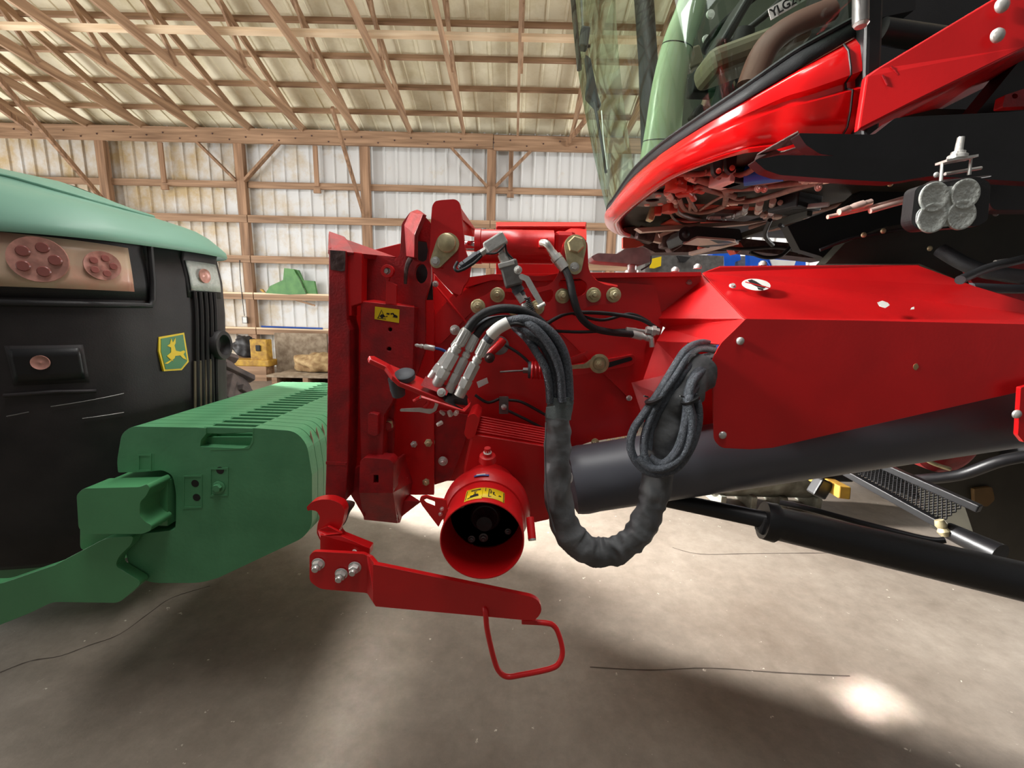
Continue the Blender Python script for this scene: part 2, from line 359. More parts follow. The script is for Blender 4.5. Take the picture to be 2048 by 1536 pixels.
# header beam (two planks with bolts), girts, posts
zt = P(560, 262, D)[2]; zb = P(560, 291, D)[2]
def plank(name, x0, x1, z0, z1, y, t, m, sag=0):
    b = MB(); b.add([(x0, y, z0), (x1, y, z0), (x1, y, z1), (x0, y, z1), (x0, y + t, z0), (x1, y + t, z0), (x1, y + t, z1), (x0, y + t, z1)],
        [[0, 1, 2, 3], [4, 5, 6, 7], [0, 1, 5, 4], [2, 3, 7, 6], [0, 3, 7, 4], [1, 2, 6, 5]], m); return struct(b.build(name, bev=.004))
tn = [4]
def T(): tn[0] += 1; return 'trim_%d' % tn[0]
plank(T(), -19, -.55, zb, zt, D - .12, .07, WOODX); plank(T(), -.53, 20, zb - .03, zt - .03, D - .12, .07, WOODX)
hb = MB()
for i in range(60):
    x = -12 + i * .37; hb.lathe((x, D - .12, zb + .06 + .17 * ((i * 7) % 3) / 3), (0, -1, 0), [(0, .016), (.012, .016)], BOOT, 8)
struct(hb.build(T()))
gz = [P(560, y, D)[2] for y in (370, 441, 521, 594, 663)]
for i, z in enumerate(gz):
    hgt = .15 if i < 1 else .135
    for (x0, x1) in ((-19, -6.22), (-6.2, -.6), (-.58, 8), (8.02, 20)):
        if i < 1: plank(T(), x0, x1, z - .07, z + .07, D + .02, .05, WOODX)
        else: plank(T(), x0, x1, z - .075 + random.uniform(-.004, .004), z + .05, D - .09, .05, WOODX); plank(T(), x0, x1, z + .05, z + .09, D - .09, .23, NEWW if i > 2 else WOODX)
posts = [(-15.0), P(215, 350, D).x - .05, P(487, 400, D).x, P(731, 350, D).x, P(983, 350, D).x, P(1230, 350, D).x, 5.0, 7.9, 10.8]
for i, x in enumerate(posts):
    wd = .2; b = MB(); b.box((x, D, (zb + .02) / 2), wd, .14, zb + .02, WOODZ); struct(b.build(T(), bev=.006))
    if i in (0, 2, 4, 6, 8):
        for s_ in (-1, 1):
            b = MB(); b.beam((x + s_ * .09, D - .06, gz[0] + .05), (x + s_ * .93, D - .06, zb + .03), .05, .11, WOODZ, up=(0, 1, 0)); struct(b.build(T()))
# short blocks between the header and the first girt
for px_ in (325, 632, 1022):
    b = MB(); x = P(px_, 330, D).x; b.box((x, D - .0, (gz[0] + zb) / 2), .1, .04, zb - gz[0] + .02, WOODZ); b.box((x, D - .0, gz[0] - .11), .16, .05, .1, WOODZ); struct(b.build(T()))
# trusses
hx = [P(x, 287, D - .05).x for x in (928, 1035)]; dx = hx[1] - hx[0]
ty0 = D - .05; zc = zt + .03
def topz(y): return RZ + RS * (D - y) - .13
for k in range(-13, 13):
    X = hx[0] + k * dx
    b = MB(); m = WOODY
    bz = lambda y: zc + .09 * (ty0 - y)
    b.beam((X, ty0 + .2, bz(ty0 + .2)), (X, 1.4, bz(1.4)), .05, .17, m)
    b.beam((X + .0, ty0 + .35, topz(ty0 + .35)), (X, .9, topz(.9)), .045, .13, m)
    ys = [ty0 - 2.1, ty0 - 2.75, ty0 - 4.1, ty0 - 4.9, ty0 - 6.4]
    for i in range(len(ys) - 1):
        a, c = ys[i], ys[i + 1]
        b.beam((X + .045, a, bz(a) if i % 2 == 0 else topz(a)), (X + .045, c, topz(c) if i % 2 == 0 else bz(c)), .04, .09, m)
    o = struct(b.build(T(), bev=.003))
# purlins on the roof slope
for i in range(15):
    y = D + .12 - i * .615
    if y < 1: break
    z = RZ + RS * (D - y) - .045; b = MB(); b.box((.5, y, z), 39, .045, .09, WOODX, Matrix.Rotation(-math.atan(RS), 3, 'X')); struct(b.build(T()))
# long pale brace board across the bottom chords and loose diagonal braces
for (x0, x1) in ((-15, -8.3), (-8.28, 1.0), (1.02, 12)):
    b = MB(); b.box(((x0 + x1) / 2, 7.56, zc + .09 * (ty0 - 7.56) + .10), x1 - x0, .14, .05, NEWW); struct(b.build(T(), bev=.003))
for (p, q, Ya, Yb) in (((-10, 150), (222, 418), 7.2, D - .15), ((664, 215), (728, 432), 8.6, D - .15), ((-60, 170), (60, 260), 6.5, 9), ((1210, 190), (1132, 290), 8.8, D - .1)):
    b = MB(); b.beam(P(*p, Ya), P(*q, Yb), .05, .1, WOODZ); struct(b.build(T()))
# ---------------------------------------------------------------- things along the back wall
g = gz[3] + .09
OLG = mat('faded_green_shield', (84, 138, 70), .5, c2=(64, 118, 58), nsc=6)
t0 = thing('metal_shield', 'bent green metal shield lying on the wall board left of the red machine', 'machine part', (-5, D - .1, g))
def wl(x, y, Y=D - .1): return P(x, y, Y)
b = MB(); b.poly([[wl(x, y, D - .1) for x, y in ((531, 586), (540, 572), (566, 560), (568, 538), (575, 589))]], (0, .02, 0), OLG); b.build('left_wing', t0)
b = MB(); b.poly([[wl(x, y, D - .12) for x, y in ((568, 536), (587, 538), (600, 562), (612, 588), (575, 589))]], (0, .02, 0), OLG); b.build('centre_panel', t0)
b = MB(); b.poly([[wl(x, y, D - .06) for x, y in ((587, 538), (596, 540), (605, 560), (628, 562), (633, 588), (614, 588), (602, 562))]], (0, .08, 0), OLG); b.build('right_wing', t0)
o = MB().poly([[wl(x, y, D - .1) for x, y in ((519, 579), (524, 578), (530, 585), (526, 585))]], (0, .05, 0), YELP).build('wood_scrap'); tag(o, 'small yellow scrap on the wall board at the left tip of the green shield', 'scrap')
g4 = gz[4] + .09
o = MB().sweep(cr([wl(523, 653), wl(580, 655), wl(645, 657)], 4), .022, BLUED, 8).build('blue_pipe'); tag(o, 'thin blue pipe lying along the lowest wall board', 'pipe')
o = MB().beam(wl(585, 598, D - .02), wl(630, 611, D - .06), .03, .04, WOODX).build('wooden_stick'); tag(o, 'short slanting stick hanging under the wall board below the green shield', 'stick')
t0 = thing('outlet_box', 'white outlet box with a cable fixed beside a wall post', 'outlet', tuple(wl(490, 641)))
b = MB(); b.box(wl(490, 640, D - .09), .11, .07, .16, GSTEEL); b.build('back_box', t0, bev=.006)
b = MB(); b.box(wl(490, 640, D - .135), .085, .015, .13, WHT); b.build('cover_plate', t0, bev=.003)
MB().sweep(cr([wl(489, 632), wl(485, 600), wl(481, 560), wl(479, 520)], 4), .008, BLKP, 6).build('cable', t0)
# timber stack with canvas on it
YB = 8.0
def fl(x, y): return PZ(x, y, 0)
t0 = thing('wooden_pallet', 'low stack of weathered boards on the floor behind the green weights', 'pallet', (-4.2, 8.6, 0))
b = MB()
for i, (xa, xb, yy, z) in enumerate(((-4.75, -3.35, 8.3, .16), (-4.7, -3.3, 8.75, .16), (-4.7, -3.35, 9.2, .16))): b.box(((xa + xb) / 2, yy, z), xb - xa, .4, .045, TARPG, Matrix.Rotation(.03 * i, 3, 'Z'))
b.build('deck_board', t0, bev=.004)
for x in (-4.6, -4.0, -3.45):
    MB().box((x, 8.75, .068), .1, 1.3, .136, WOODX).build('bearer', t0)
def lump(name, c, sx, sy, sz, m, label, cat, seed=1, amp=.2, parent=None):
    bm = bmesh.new(); bmesh.ops.create_icosphere(bm, subdivisions=4, radius=1); rr = random.Random(seed); ph = [rr.uniform(0, 6) for _ in range(9)]
    for v in bm.verts:
        p = v.co; k = 1 + amp * (sin(3.1 * p.x + ph[0]) * cos(2.7 * p.y + ph[1]) + .6 * sin(6 * p.z + ph[2] + 4 * p.x) + .35 * sin(11 * p.x + 9 * p.y + ph[3]) + .25 * abs(sin(9 * p.y + 7 * p.z + ph[4])))
        q = p * k; v.co = (c[0] + q.x * sx, c[1] + q.y * sy, c[2] + max(q.z, -.72) * sz)
    me = bpy.data.meshes.new(name); bm.to_mesh(me); bm.free(); me.materials.append(m); me.polygons.foreach_set('use_smooth', [True] * len(me.polygons))
    o = bpy.data.objects.new(name, me); col.objects.link(o)
    if parent: par(o, parent)
    elif label: tag(o, label, cat)
    return o
lump('canvas_bundle', (-3.95, 8.68, .355), .48, .26, .22, TARP, 'crumpled tan canvas bundle with a yellow fold lying on the board stack', 'tarp', 3, .16)
b = MB(); 
o = MB().lathe((-3.62, 9.3, .345), (-1, .0, .04), [(0, .02), (.05, .13), (.35, .15), (.8, .165)], TARPG, 14).build('rolled_mat'); tag(o, 'grey-tan rolled mat lying against the canvas bundle on the boards', 'mat')
t0 = thing('yellow_casting', 'yellow cast frame with an upright lug beside the canvas bundle', 'machine part', (-5.2, 8.7, 0))
b = MB(); b.box((-5.3, 8.6, .36), .85, .32, .13, YELP); b.build('foot', t0, bev=.02)
b = MB(); b.box((-5.1, 8.6, .62), .34, .2, .42, YELP); b.box((-5.1, 8.49, .66), .1, .03, .12, INK); b.build('upright', t0, bev=.02)
b = MB(); b.box((-5.3, 8.6, .148), .7, .3, .296, WOODX); b.build('block', t0)
lump('black_sack', (-5.75, 9.15, .60), .30, .2, .25, BLKP, 'dark crumpled sack beside the yellow casting at the wall', 'sack', 5, .2)
b = MB(); b.box((-5.75, 9.15, .2), .6, .4, .40, WOODZ); tag(b.build('wooden_crate', bev=.01), 'low wooden crate under the dark sack', 'crate')
b = MB(); b.box((-4.85, 9.75, .45), 1.2, .06, .9, TARPG); tag(b.build('cardboard_sheet', bev=.004), 'plain grey-tan panel leaning at the wall behind the yellow casting', 'board')
t0 = thing('steel_drum', 'blue-grey drum standing against the wall beside the red frame', 'drum', (-2.75, 9.3, 0))
c = V((-2.75, 9.3, 0)); MB().lathe(c, (0, 0, 1), [(0, .27), (.02, .29), (.3, .29), (.32, .3), (.34, .29), (.62, .29), (.64, .3), (.66, .29), (.93, .29), (.95, .27)], GREYP, 28).build('drum_body', t0)
MB().lathe(c + V((0, 0, .93)), (0, 0, 1), [(0, .25), (.03, .25), (.03, .05), (.05, .05), (.05, 0)], GREYP, 28).build('drum_lid', t0)
# ---------------------------------------------------------------- machines seen between cab and boom
YI = 6.0
t0 = thing('blue_implement', 'bright blue farm implement frame seen between the cab and the boom cover', 'implement', (P(1470, 520, YI).x, YI, 0))
def ib(name, pts, Y, t, m, r=0): return pl(name, pts, Y, t, m, t0, bev=.004, r=r)
ib('upper_frame', [(1425, 508), (1440, 500), (1470, 496), (1480, 505), (1482, 520), (1470, 524), (1466, 600), (1448, 600), (1449, 522), (1424, 516)], 6.0, .25, BLUE, 3)
ib('side_frame', [(1500, 508), (1530, 508), (1612, 522), (1612, 600), (1500, 600)], 5.8, .12, BLUE)
ib('grey_panel', [(1540, 518), (1592, 522), (1588, 534), (1545, 532)], 5.76, .02, WHT)
tube('blue_hose', [(1508, 545), (1518, 528), (1530, 524), (1538, 534)], 5.7, 3, BLUE, t0)
ib('dark_plate', [(1475, 512), (1500, 512), (1500, 600), (1475, 600)], 6.1, .1, GSTEEL)
for x in (1456, 1560): 
    q = P(x, 560, 5.95); MB().box((q.x, 5.95, q.z / 2), .16, .16, q.z, BLUE).build('leg', t0)
t0 = thing('grey_implement', 'grey steel hopper with a yellow sticker, left of the blue implement', 'implement', (P(1380, 530, 5).x, 5.2, 0))
ib('hopper', [(1290, 512), (1330, 506), (1448, 512), (1448, 600), (1290, 600)], 5.2, .8, GSTEEL)
ib('yellow_sticker', [(1302, 518), (1323, 513), (1322, 532), (1308, 537), (1299, 536)], 5.15, .003, YEL)
ib('dark_bracket', [(1355, 511), (1382, 514), (1372, 524), (1362, 524)], 5.12, .05, BLKP)
for x in (1310, 1430):
    q = P(x, 560, 5.6); MB().box((q.x, 5.6, q.z / 2), .12, .12, q.z, GSTEEL).build('leg', t0)
# galvanised feed roller lying beyond the boom
t0 = thing('galvanised_tank', 'grey galvanised tank with short feet on the floor under the boom', 'tank', (1.95, 3.3, 0))
c0 = P(1412, 965, 3.3); c1 = P(1630, 968, 3.3)
c0.z = c1.z = .215; d = (c1 - c0)
MB().lathe(c0, c1 - c0, [(-.10, .04), (-.06, .10), (0, .145), (.06, .16), (d.length - .06, .16), (d.length, .145), (d.length + .05, .08), (d.length + .06, 0)], SILV, 32).build('shell', t0)
for u in (.08, .35, .62, .92):
    q = c0.lerp(c1, u); MB().box((q.x, 3.26, .055), .045, .26, .11, SILV).build('foot', t0, bev=.006)
#PART3
# ================================================================ TRACTOR (left)
TR = thing('tractor', 'green and black tractor nose with dusty lights, left of the red machine', 'tractor', (-2.6, 2.05, 0))
PLAN = [(-4.6, 1.42), (-3.6, 1.46), (-2.8, 1.50), (-2.3, 1.54), (-1.98, 1.60), (-1.80, 1.68), (-1.69, 1.79), (-1.635, 1.92), (-1.60, 2.03), (-1.575, 2.12), (-1.565, 2.22), (-1.575, 2.31), (-1.62, 2.41), (-1.75, 2.50), (-2.1, 2.56), (-2.8, 2.6), (-4.6, 2.64)]
PC = cr([V((x, y, 0)) for x, y in PLAN], 8)
def plan(u):  # u in plan knots
    k = u * 8; i = max(0, min(len(PC) - 2, int(k))); return PC[i].lerp(PC[i + 1], k - i)
CEN = V((-3.0, 2.05, 0))
def off(p, d):  # inset by d towards the body axis
    q = p.copy(); ax = V((min(p.x - d, -1.9), 2.05, 0)); n = (ax - p); n.z = 0
    return p + n.normalized() * d if n.length > d else ax
US = [i * .125 for i in range(0, 16 * 8 + 1)]
zs = [(.32, .16), (.38, .08), (.55, .05), (.9, .03), (1.2, .015), (1.45, .0), (1.62, .0), (1.76, .02)]
rows = []
for z, d in zs: rows.append([off(plan(u), d) + V((0, 0, z)) for u in US])
grid('nose_body', rows, NOSE, TR, solid=.02)
def S(u, z, o=0):
    d = 0
    for (z0, d0), (z1, d1) in zip(zs, zs[1:]):
        if z0 <= z <= z1: d = d0 + (d1 - d0) * (z - z0) / (z1 - z0)
    p = off(plan(u), d); a = plan(u + .05) - plan(u - .05); n = V((a.y, -a.x, 0)).normalized()
    return V((p.x, p.y, z)) + n * o
# hood
ho = [(1.745, -.03), (1.755, -.035), (1.775, -.03), (1.80, .0), (1.83, .045), (1.85, .10), (1.86, .16)]
rows = []
def hz(p): return max(0, (-1.55 - p.x)) * .19
for z, d in ho:
    r_ = []
    for u in US:
        p = off(plan(u), d); r_.append(V((p.x, p.y, z + hz(p) * min(1, max(0, (z - 1.755) / .09)) + .0)))
    rows.append(r_)
# crown towards the centre line with a raised centre panel
for f_, zz in ((.30, .025), (.34, .04), (.7, .06), (.95, .075)):
    r_ = []
    for u in US:
        p = off(plan(u), .16); q = V((min(p.x, -1.95), 2.05, 0)); s_ = p.lerp(q, f_); r_.append(V((s_.x, s_.y, 1.86 + hz(s_) + zz * min(1, (max(0, -1.6 - s_.x)) * 2.2))))
    rows.append(r_)
hood = grid('hood', rows, HOODG, TR)
bead = []
for u in US[30:110]:
    p = off(plan(u), .16).lerp(V((min(off(plan(u), .16).x, -1.95), 2.05, 0)), .33); bead.append(V((p.x, p.y, 1.86 + hz(p) + .038 * min(1, max(0, -1.6 - p.x) * 2.2) )))
MB().sweep(bead, .006, HOODG, 8).build('hood_crease', hood)
def patch(name, u0, u1, z0, z1, o, m, parent=TR, nu=16, nz=4, zf=None, th=.006):
    rows = []
    for j in range(nz + 1):
        r_ = []
        for i in range(nu + 1):
            u = u0 + (u1 - u0) * i / nu; za, zb_ = (z0, z1) if not zf else zf(i / nu); z = za + (zb_ - za) * j / nz; r_.append(S(u, z, o))
        rows.append(r_)
    return grid(name, rows, m, parent, solid=th, offset=1)
def uof(px_, z=1.6):  # plan parameter that projects to image column
    best = None
    for i in range(0, 1500):
        u = i * .01; q = CR.transposed() @ (S(u, z) - V((0, 0, CAMZ)))
        if q.z > -.1: continue
        x = 1024 + F * q.x / -q.z
        if u > 11.3: break
        if best is None or abs(x - px_) < best[0]: best = (abs(x - px_), u)
    return best[1]
def zat(px_, py_):
    u = uof(px_); p = S(u, 1.6); d = ray(px_, py_); k = math.hypot(p.x, p.y) / math.hypot(d.x, d.y); return CAMZ + d.z * k
# near light cluster
uA, uB = 3.0, uof(288)
za, zb_ = zat(150, 580), zat(150, 470)
uR = uof(262)
lt = patch('light_housing', 2.5, uB + .12, za - .035, zb_ + .04, .004, BLKP, nu=30)
def zf(t): return (za + .0 * t, zb_ - .005)
tl = patch('lamp_lens', 2.6, uR, 0, 0, .014, TLENS, nu=30, zf=lambda t: (zat(100, 575) - .004 * t, zat(250, 495) + .03 * (1 - t)))
def disc(name, u, z, r, o, m, parent=TR, sx=1.0, ring=None):
    c = S(u, z, o); n = S(u, z, 1) - S(u, z, 0); b = MB(); b.lathe(c, n, [(0, r), (.006, r * .98), (.002, r * .7), (.001, r * .3), (.004, 0)], m, 28); return b.build(name, parent)
LSEG = mat('lamp_segment_glass', (150, 90, 84), .3)
for (px_, py_, r) in ((84, 520, .085), (205, 532, .058)):
    u = uof(px_); z = zat(px_, py_); rf = disc('reflector', u, z, r, .022, TLENS2)
    for k in range(5):
        an = k * pi / 2.5; c = S(u, z + r * .55 * sin(an), .03) + (S(u + .1, z) - S(u, z)).normalized() * r * .55 * cos(an)
        MB().lathe(c, S(u, z, 1) - S(u, z), [(0, r * .24), (.004, r * .2)], LSEG, 14).build('lamp_segment', rf)
# far light
patch('light_housing', uof(372), 11.2, zat(400, 592) - .01, zat(400, 512) + .03, .004, BLKP)
patch('lamp_lens', uof(378), 11.0, zat(400, 582), zat(400, 524), .012, LENS)
disc('reflector', uof(404), zat(404, 552), .035, .02, TLENS2)
# shoulder rib under the near light, vertical panel seam
b = MB(); q = [S(u, za - .055 - .0 * u, .012) for u in [2.5 + i * (uB + .05 - 2.5) / 20 for i in range(21)]] + [S(uB + .15, za - .03, .012), S(uB + .22, za + .05, .012), S(uB + .27, zb_ + .02, .01)]
b.sweep(q, .012, BLKP, 8).build('light_surround', TR)
# emblem badge : green shield, yellow rim, leaping deer
ub = uof(342, 1.4); zbb = zat(342, 705); c = S(ub, zbb, .008); ex = (S(ub + .05, zbb) - S(ub - .05, zbb)).normalized(); ez = V((0, 0, 1)); en = S(ub, zbb, 1) - S(ub, zbb)
ex = (ex * 1.0); sc_ = .112
def bd(pts, k=1.0): return [c + ex * (x * sc_ * k * 1.12) + ez * (y * sc_ * k) for x, y in pts]
shield = rnd([(-.46, .68, .12), (.46, .82, .12), (.52, -.45, .15), (.22, -.78, .12), (-.42, -.74, .2), (-.52, .1, .2)], .12)
bg = MB().poly([bd(shield)], -en * .012, YEL).build('badge', TR)
MB().poly([[p + en * .002 for p in bd([(x * .87, y * .9) for x, y in shield])]], -en * .002, mat('badge_green', (40, 120, 60), .4)).build('badge_field', bg)
deer = [(-.38, -.42), (-.16, -.30), (-.05, -.36), (-.28, -.12), (-.12, .02), (-.10, .22), (-.22, .30), (-.12, .38), (-.06, .60), (-.01, .42), (.10, .62), (.08, .40), (.03, .30), (.06, .08), (.22, .02), (.36, .06), (.40, .0), (.33, -.10), (.42, -.35), (.30, -.28), (.20, -.14), (.02, -.14), (-.02, -.24), (-.28, -.44)]
MB().poly([[p + en * .004 for p in bd(deer)]], -en * .002, YEL).build('deer_emblem', bg)
# grille slats right of the badge
for px_ in (392, 402, 412, 421, 429):
    u = uof(px_, 1.3)
    q = [S(u - .02 * k, 1.56 - k * .085, .012) for k in range(9)]; MB().sweep(q, .009, BLKP, 6).build('grille_slat', TR)
for px_ in (386, 397, 408, 417):
    u = uof(px_, 1.3)
    q = [S(u - .03 * k, 1.22 - k * .06, .010) for k in range(6)]; MB().sweep(q, .006, SKIN, 6).build('grille_bar', TR)
u = uof(427); z = zat(427, 690); cc = S(u, z, .02); nn = (S(u, z, 1) - S(u, z)).normalized()
MB().lathe(cc - nn * .03, nn, [(0, .075), (.04, .08), (.05, .074), (.05, .055), (.02, .05), (0, .03)], NOSE, 28).build('lamp_socket', TR)
# recess with a small red lamp low on the near side
ur = uof(80, 1.4); zr = zat(80, 720)
patch('lamp_recess_frame', uof(0, 1.4), uof(160, 1.4), zr - .10, zr + .055, .003, NOSE, th=.012)
patch('lamp_recess', uof(10, 1.4), uof(152, 1.4), zr - .085, zr + .043, .016, BLK, th=.002)
disc('marker_lamp', uof(70, 1.4), zr - .01, .028, .02, TLENS2)
q = [S(u_, zr - .13 - .012 * abs(u_ - ur), .012) for u_ in [uof(-20, 1.4) + i * (uof(170, 1.4) - uof(-20, 1.4)) / 10 for i in range(11)]]; MB().sweep(q, .008, NOSE, 8).build('recess_lip', TR)
# pale scuffs on the lower bumper
for (x0, y0, x1, y1) in ((92, 816, 240, 787), (0, 838, 46, 828), (150, 840, 235, 826)):
    ua, ub_ = uof(x0, 1.2), uof(x1, 1.2); n_ = 8
    q = [S(ua + (ub_ - ua) * i / n_, zat(x0, y0) * (1 - i / n_) + zat(x1, y1) * i / n_, .012) for i in range(n_ + 1)]
    MB().sweep(q, .0022, GSTEEL, 5).build('scuff_mark', TR)
# green frame under the nose (front support) with bracket arm carrying the weights
WY = 1.42
fr = MB()
fr.poly([[P(x, y, 1.38) for x, y in rnd([(-120, 1170), (0, 1168), (110, 1130), (212, 1076), (268, 1072), (262, 1090), (238, 1112), (230, 1132), (285, 1165), (238, 1206), (105, 1204), (60, 1226), (0, 1250), (-120, 1300)], 12)]], (0, .035, 0), GRN)
fr.poly([[P(x, y, 1.75) for x, y in rnd([(-160, 1130), (0, 1110), (110, 1080), (205, 1050), (232, 1065), (232, 1130), (150, 1160), (0, 1190), (-160, 1230)], 6)]], (0, .9, 0), GRN)
fr.build('front_support', TR, bev=.012, seg=3)
b = MB(); b.poly([[P(x, y, 1.325) for x, y in rnd([(153, 990), (166, 977), (280, 974), (294, 968), (300, 976), (292, 992), (280, 1004), (279, 1030), (290, 1044), (303, 1050), (302, 1061), (285, 1068), (170, 1068), (157, 1056)], 6)]], (0, .088, 0), GRN)
b.poly([[P(x, y, 1.406) for x, y in ((215, 962), (335, 962), (335, 1052), (215, 1048))]], (0, 1.15, 0), GRN)
b.build('weight_bracket', TR, bev=.008, seg=3)
b = MB(); b.poly([[P(x, y, 1.41) for x, y in rnd([(160, 1010), (232, 1010), (232, 1100), (160, 1100)], 10)]], (0, 1.1, 0), GRN); b.build('bracket_web', TR, bev=.01)
# tyres
def tyre(cx, cy, r, wd, parent, name='front_wheel'):
    b = MB(); b.lathe((cx, cy - wd / 2, r), (0, 1, 0), [(0, r * .62), (.01, r * .8), (.05, r * .93), (.1, r * .95), (wd - .1, r * .95), (wd - .05, r * .93), (wd - .01, r * .8), (wd, r * .62)], TYRE, 48)
    wh = b.build(name, parent)
    lb = MB()
    for k in range(20):
        a = 2 * pi * k / 20
        for s_ in (0, 1):
            a2 = a + (pi / 20 if s_ else 0); y0 = cy - wd / 2 + (.02 if not s_ else wd * .5); y1 = cy + (0 if not s_ else wd / 2 - .02)
            p = V((cx + r * .965 * cos(a2), y0 if not s_ else y1, r + r * .965 * sin(a2))); q = V((cx + r * .965 * cos(a2 + .26), cy, r + r * .965 * sin(a2 + .26)))
            lb.beam(p, q, .05, .06, TYRE, up=(cos(a2), 0, sin(a2)))
    lb.build('tread_lugs', wh, bev=.006)
    MB().lathe((cx, cy - wd / 2 + .06, r), (0, 1, 0), [(0, 0), (0, r * .3), (.03, r * .5), (-.03, r * .62), (wd - .1, r * .62), (wd - .15, r * .3), (wd - .15, 0)], YELP, 32).build('wheel_rim', wh)
    return wh
tyre(-2.62, 3.15, .64, .42, TR); tyre(-3.3, .55, .64, .42, TR)
MB().box((-2.95, 1.8, .64), .2, 2.6, .22, GRN).build('front_axle', TR, bev=.02)
MB().box((-3.4, 2.05, .95), 2.6, .6, .7, NOSE).build('chassis', TR, bev=.03)
# ---------------------------------------------------------------- suitcase weights
WT = .0475
OUT = rnd([(236, 945, 3), (234, 922, 10), (243, 868, 10), (262, 853, 14), (395, 855, 0), (506, 856, 0), (590, 862, 26), (614, 888, 20), (624, 950, 20), (624, 1052, 22), (606, 1076, 16), (436, 1156, 24), (400, 1166, 20), (300, 1166, 20), (262, 1146, 16), (250, 1100, 12), (250, 1072, 8), (350, 1060, 8), (352, 1040, 6), (352, 985, 10), (345, 950, 10), (325, 940, 8), (290, 944, 3)], 8)
top_notch = None
ordinal = ['nearest', 'second', 'third', 'fourth', 'fifth', 'sixth', 'seventh', 'eighth', 'ninth', 'tenth', 'eleventh', 'twelfth', 'thirteenth', 'fourteenth', 'fifteenth', 'sixteenth', 'seventeenth', 'eighteenth', 'nineteenth', 'farthest']
c0 = P(430, 1166, WY)
def lv(x, y, dy=0): q = P(x, y, WY); return V((q.x - c0.x, dy, q.z - c0.z))
WROOT = bpy.data.objects.new('suitcase_weight', None); col.objects.link(WROOT)
def wbuild():
    b = MB()
    # body with a gap in its top edge where the grip bar sits
    outl = []
    ins = False
    for p in OUT:
        outl.append(p)
        if abs(p[0] - 395) < 1 and abs(p[1] - 855) < 2: outl += [(412, 856), (412, 868), (402, 880), (400, 893), (410, 894), (486, 897), (500, 890), (505, 874), (505, 857)]; ins = True
    hole = rnd([(600, 1), (600, 1)], 0) if False else None
    o = b.poly([[lv(x, y) for x, y in outl]], (0, WT - .0028, 0), GRND).build('cast_body', bev=.0045, seg=2)
    g = MB().poly([[lv(x, y, .004) for x, y in [(405, 854), (508, 857), (505, 866), (440, 869), (412, 868)]]], (0, WT * .36, 0), GRND).build('grip_bar', bev=.003)
    s_ = MB().poly([[lv(x, y, WT * .75) for x, y in [(400, 880), (508, 880), (505, 892), (486, 899), (410, 896), (396, 890)]]], (0, WT * .18, 0), GRND).build('grip_pocket', bev=.002)
    e = MB().poly([[lv(x, y, WT - .0029) for x, y in [(608, 868), (613, 884), (621, 950), (621, 1052), (606, 1072), (602, 1070), (616, 1048), (616, 950), (607, 886)]]], (0, .0029, 0), TARPG).build('bare_edge')
    return o, g, s_, e
protos = wbuild()
for k in range(20):
    r_ = WROOT if k == 0 else WROOT.copy()
    if k: col.objects.link(r_)
    Yk = WY + k * WT
    r_.location = (c0.x, Yk, c0.z)
    if k == 0: r_['label'] = 'nearest green suitcase weight, whole side face with bolt and holes in view'
    else: r_['label'] = '%s green suitcase weight counted from the near end of the row' % ordinal[k]
    r_['category'] = 'tractor weight'; r_['group'] = 'green suitcase weights on the tractor nose'
    for p in protos:
        q = p if k == 0 else p.copy()
        if k: col.objects.link(q)
        q.parent = r_
# details on the nearest weight
WMAT[WROOT.name] = Matrix.Translation((c0.x, WY, c0.z))
def wq(x, y, d=0): return P(x, y, WY - d)
for (x0, y0, x1, y1) in ((366, 952, 404, 1016), (420, 937, 456, 992), (276, 910, 302, 942)):
    b = MB(); t_ = 2.2
    b.poly([[P(x, y, WY - .0022) for x, y in ((x0, y0), (x1, y0 - 2), (x1, y1), (x0, y1 + 2))], [P(x, y, WY - .0022) for x, y in ((x0 + t_, y0 + t_), (x1 - t_, y0 + t_), (x1 - t_, y1 - t_), (x0 + t_, y1 - t_))]], (0, .004, 0), GRND); b.build('cast_square', WROOT)
for (x, y) in ((390, 967), (393, 995), (440, 941)):
    MB().lathe(P(x, y, WY - .0008), (0, 1, 0), [(0, px2m(8, WY)), (.006, px2m(8, WY))], BLK, 20).build('bolt_hole', WROOT)
bolt(438, 974, WY - .001, 13, GRND, WROOT, 'head')
MB().poly([[P(x, y, WY - .001) for x, y in line_strip([(506, 858), (506, 884), (498, 897), (420, 900)], 2)]], (0, .002, 0), GRN).build('cast_rim', WROOT)
#PART4
# ================================================================ HARVESTER : mounting frame, linkage, drive
HV = thing('harvester', 'large red harvester with glass cab and open header mounting frame', 'harvester', (1.0, 1.9, 0))
def q(*a): return [tuple(p) for p in a]
# --- feeder side wall (deep dark plate behind everything)
side = pl('feeder_side_plate', [(724, 515), (792, 520), (850, 500), (866, 545), (905, 590), (935, 560), (985, 548), (1180, 546), (1402, 546), (1402, 600), (1330, 640), (1312, 700), (1290, 790), (1275, 868), (1180, 884), (1120, 905), (1080, 960), (880, 962), (858, 975), (838, 965), (812, 915), (803, 960), (790, 985), (735, 985)], 1.30, .012, RED, HV, r=5)
pl('upper_rail', [(925, 556), (985, 548), (1085, 552), (1120, 546), (1402, 544), (1404, 552), (1180, 556), (1085, 562), (985, 560), (930, 575)], 1.262, .04, RED, HV)
pl('side_doubler_plate', [(845, 660), (905, 590), (985, 560), (1180, 562), (1310, 570), (1326, 640), (1290, 690), (1285, 760), (1262, 800), (1095, 640), (1020, 600), (960, 606), (880, 690), (850, 672)], 1.284, .012, RED, HV, r=8)
for a, c in (((870, 570), (935, 648)),):
    MB().sweep([P(*a, 1.283), P(*c, 1.283)], .004, RED, 6).build('weld_seam', side)
